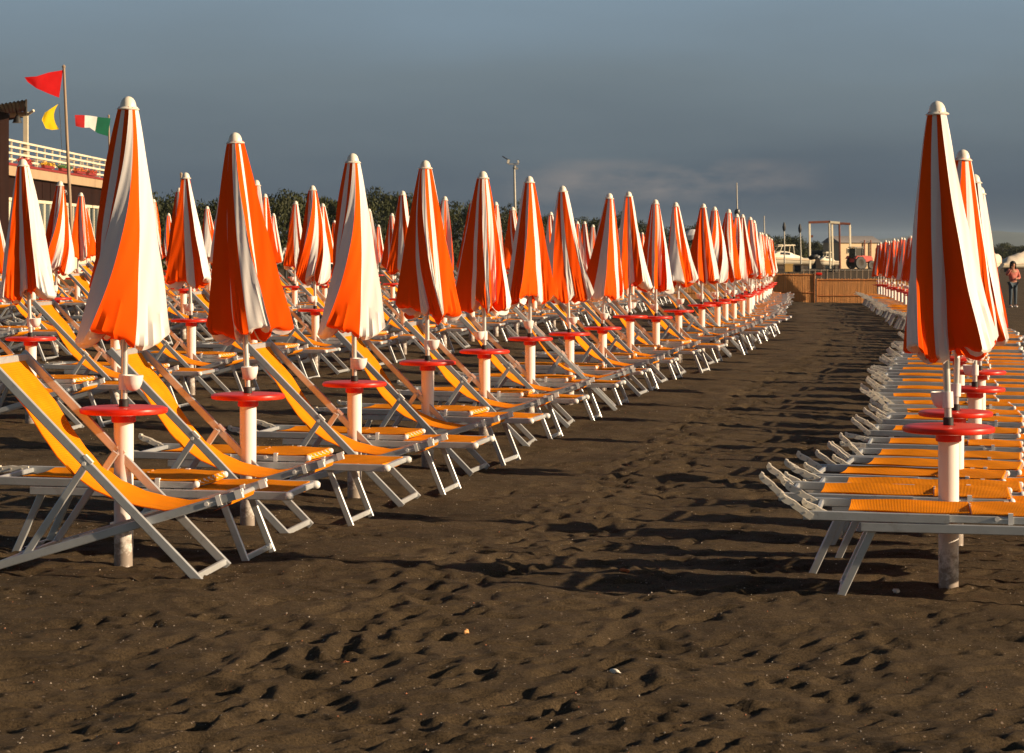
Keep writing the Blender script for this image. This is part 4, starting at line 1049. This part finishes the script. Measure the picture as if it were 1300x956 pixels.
# storm bank: a dense grey cloud layer low in the sky away from the sun
ramp = N.new('ShaderNodeValToRGB'); cr = ramp.color_ramp
K = 1 / .036 / 2 ** .68 * 1.06
def kc(r, g, b): return (r, g, b, 1)
cr.elements[0].position = 0; cr.elements[0].color = kc(.050, .073, .103)
cr.elements[1].position = 1; cr.elements[1].color = kc(.20, .275, .34)
e = cr.elements.new(.18); e.color = kc(.061, .088, .122)
e = cr.elements.new(.40); e.color = kc(.112, .146, .174)
e = cr.elements.new(.62); e.color = kc(.152, .196, .226)
mr = N.new('ShaderNodeMapRange'); mr.inputs[1].default_value = 0; mr.inputs[2].default_value = .11
# warp elevation a little with broad noise so the bank is not a clean gradient
mp = N.new('ShaderNodeMapping'); mp.inputs['Scale'].default_value = (3, 3, 14); L.new(tc.outputs['Generated'], mp.inputs['Vector'])
nz = N.new('ShaderNodeTexNoise'); nz.inputs['Scale'].default_value = 2.2; nz.inputs['Detail'].default_value = 5; L.new(mp.outputs[0], nz.inputs['Vector'])
wm = N.new('ShaderNodeMath'); wm.operation = 'MULTIPLY_ADD'; wm.inputs[1].default_value = .034; L.new(nz.outputs['Fac'], wm.inputs[0])
ws = N.new('ShaderNodeMath'); ws.operation = 'SUBTRACT'; ws.inputs[1].default_value = .017
L.new(sep.outputs['Z'], wm.inputs[2]); L.new(wm.outputs[0], ws.inputs[0]); L.new(ws.outputs[0], mr.inputs[0]); L.new(mr.outputs[0], ramp.inputs[0])
scl = N.new('ShaderNodeVectorMath'); scl.operation = 'SCALE'; scl.inputs['Scale'].default_value = K; L.new(ramp.outputs[0], scl.inputs[0])
# a thin lit cloud strip about 1.7 degrees up
mp2 = N.new('ShaderNodeMapping'); mp2.inputs['Scale'].default_value = (26, 26, 75); L.new(tc.outputs['Generated'], mp2.inputs['Vector'])
n2 = N.new('ShaderNodeTexNoise'); n2.inputs['Scale'].default_value = 1.0; n2.inputs['Detail'].default_value = 6; n2.inputs['Roughness'].default_value = .55; L.new(mp2.outputs[0], n2.inputs['Vector'])
r2 = N.new('ShaderNodeMapRange'); r2.inputs[1].default_value = .40; r2.inputs[2].default_value = .66; r2.clamp = True; L.new(n2.outputs['Fac'], r2.inputs[0])
def bump_(sock, c, wd):
    a = N.new('ShaderNodeMath'); a.operation = 'SUBTRACT'; a.inputs[1].default_value = c; L.new(sock, a.inputs[0])
    b = N.new('ShaderNodeMath'); b.operation = 'DIVIDE'; b.inputs[1].default_value = wd; L.new(a.outputs[0], b.inputs[0])
    c2 = N.new('ShaderNodeMath'); c2.operation = 'MULTIPLY'; L.new(b.outputs[0], c2.inputs[0]); L.new(b.outputs[0], c2.inputs[1])
    d2 = N.new('ShaderNodeMath'); d2.operation = 'SUBTRACT'; d2.inputs[0].default_value = 1; d2.use_clamp = True; L.new(c2.outputs[0], d2.inputs[1])
    return d2.outputs[0]
mb1 = bump_(sep.outputs['Z'], .0270, .0105); mb2 = bump_(sep.outputs['X'], .062, .075)
m1 = N.new('ShaderNodeMath'); m1.operation = 'MULTIPLY'; L.new(mb1, m1.inputs[0]); L.new(mb2, m1.inputs[1])
m2 = N.new('ShaderNodeMath'); m2.operation = 'MULTIPLY'; L.new(m1.outputs[0], m2.inputs[0]); L.new(r2.outputs[0], m2.inputs[1])
m3 = N.new('ShaderNodeMath'); m3.operation = 'MULTIPLY'; m3.inputs[1].default_value = 1.0; L.new(m2.outputs[0], m3.inputs[0])
cm = N.new('ShaderNodeMix'); cm.data_type = 'RGBA'; cm.inputs[7].default_value = (.225 * K, .205 * K, .20 * K, 1)
L.new(m3.outputs[0], cm.inputs[0]); L.new(scl.outputs[0], cm.inputs[6])
# where the bank lies: low elevations, northern half
me1 = N.new('ShaderNodeMapRange'); me1.interpolation_type = 'SMOOTHSTEP'; me1.inputs[1].default_value = .14; me1.inputs[2].default_value = .40; me1.inputs[3].default_value = 1; me1.inputs[4].default_value = 0; L.new(sep.outputs['Z'], me1.inputs[0])
ma1 = N.new('ShaderNodeMapRange'); ma1.interpolation_type = 'SMOOTHSTEP'; ma1.inputs[1].default_value = .1; ma1.inputs[2].default_value = .6; L.new(sep.outputs['Y'], ma1.inputs[0])
mm = N.new('ShaderNodeMath'); mm.operation = 'MULTIPLY'; L.new(me1.outputs[0], mm.inputs[0]); L.new(ma1.outputs[0], mm.inputs[1])
fm = N.new('ShaderNodeMix'); fm.data_type = 'RGBA'; L.new(mm.outputs[0], fm.inputs[0]); L.new(sky.outputs[0], fm.inputs[6]); L.new(cm.outputs[2], fm.inputs[7])
L.new(fm.outputs[2], bg.inputs['Color']); L.new(bg.outputs[0], out.inputs['Surface'])

cam = bpy.data.cameras.new('Camera'); co = bpy.data.objects.new('Camera', cam); COL.objects.link(co); scene.camera = co
co.location = (0, 0, HC); co.rotation_euler = (R(90), 0, 0)
cam.sensor_width = 36; cam.lens = 36 * F / 1300; cam.shift_y = -(478 - HZ) / 1300
cam.clip_start = .1; cam.clip_end = 20000
cam.dof.use_dof = True; cam.dof.focus_distance = 14; cam.dof.aperture_fstop = 20
scene.view_settings.view_transform = 'Standard'; scene.view_settings.look = 'None'; scene.view_settings.exposure = .68; scene.view_settings.gamma = 1
scene.render.resolution_x = 1024; scene.render.resolution_y = 753
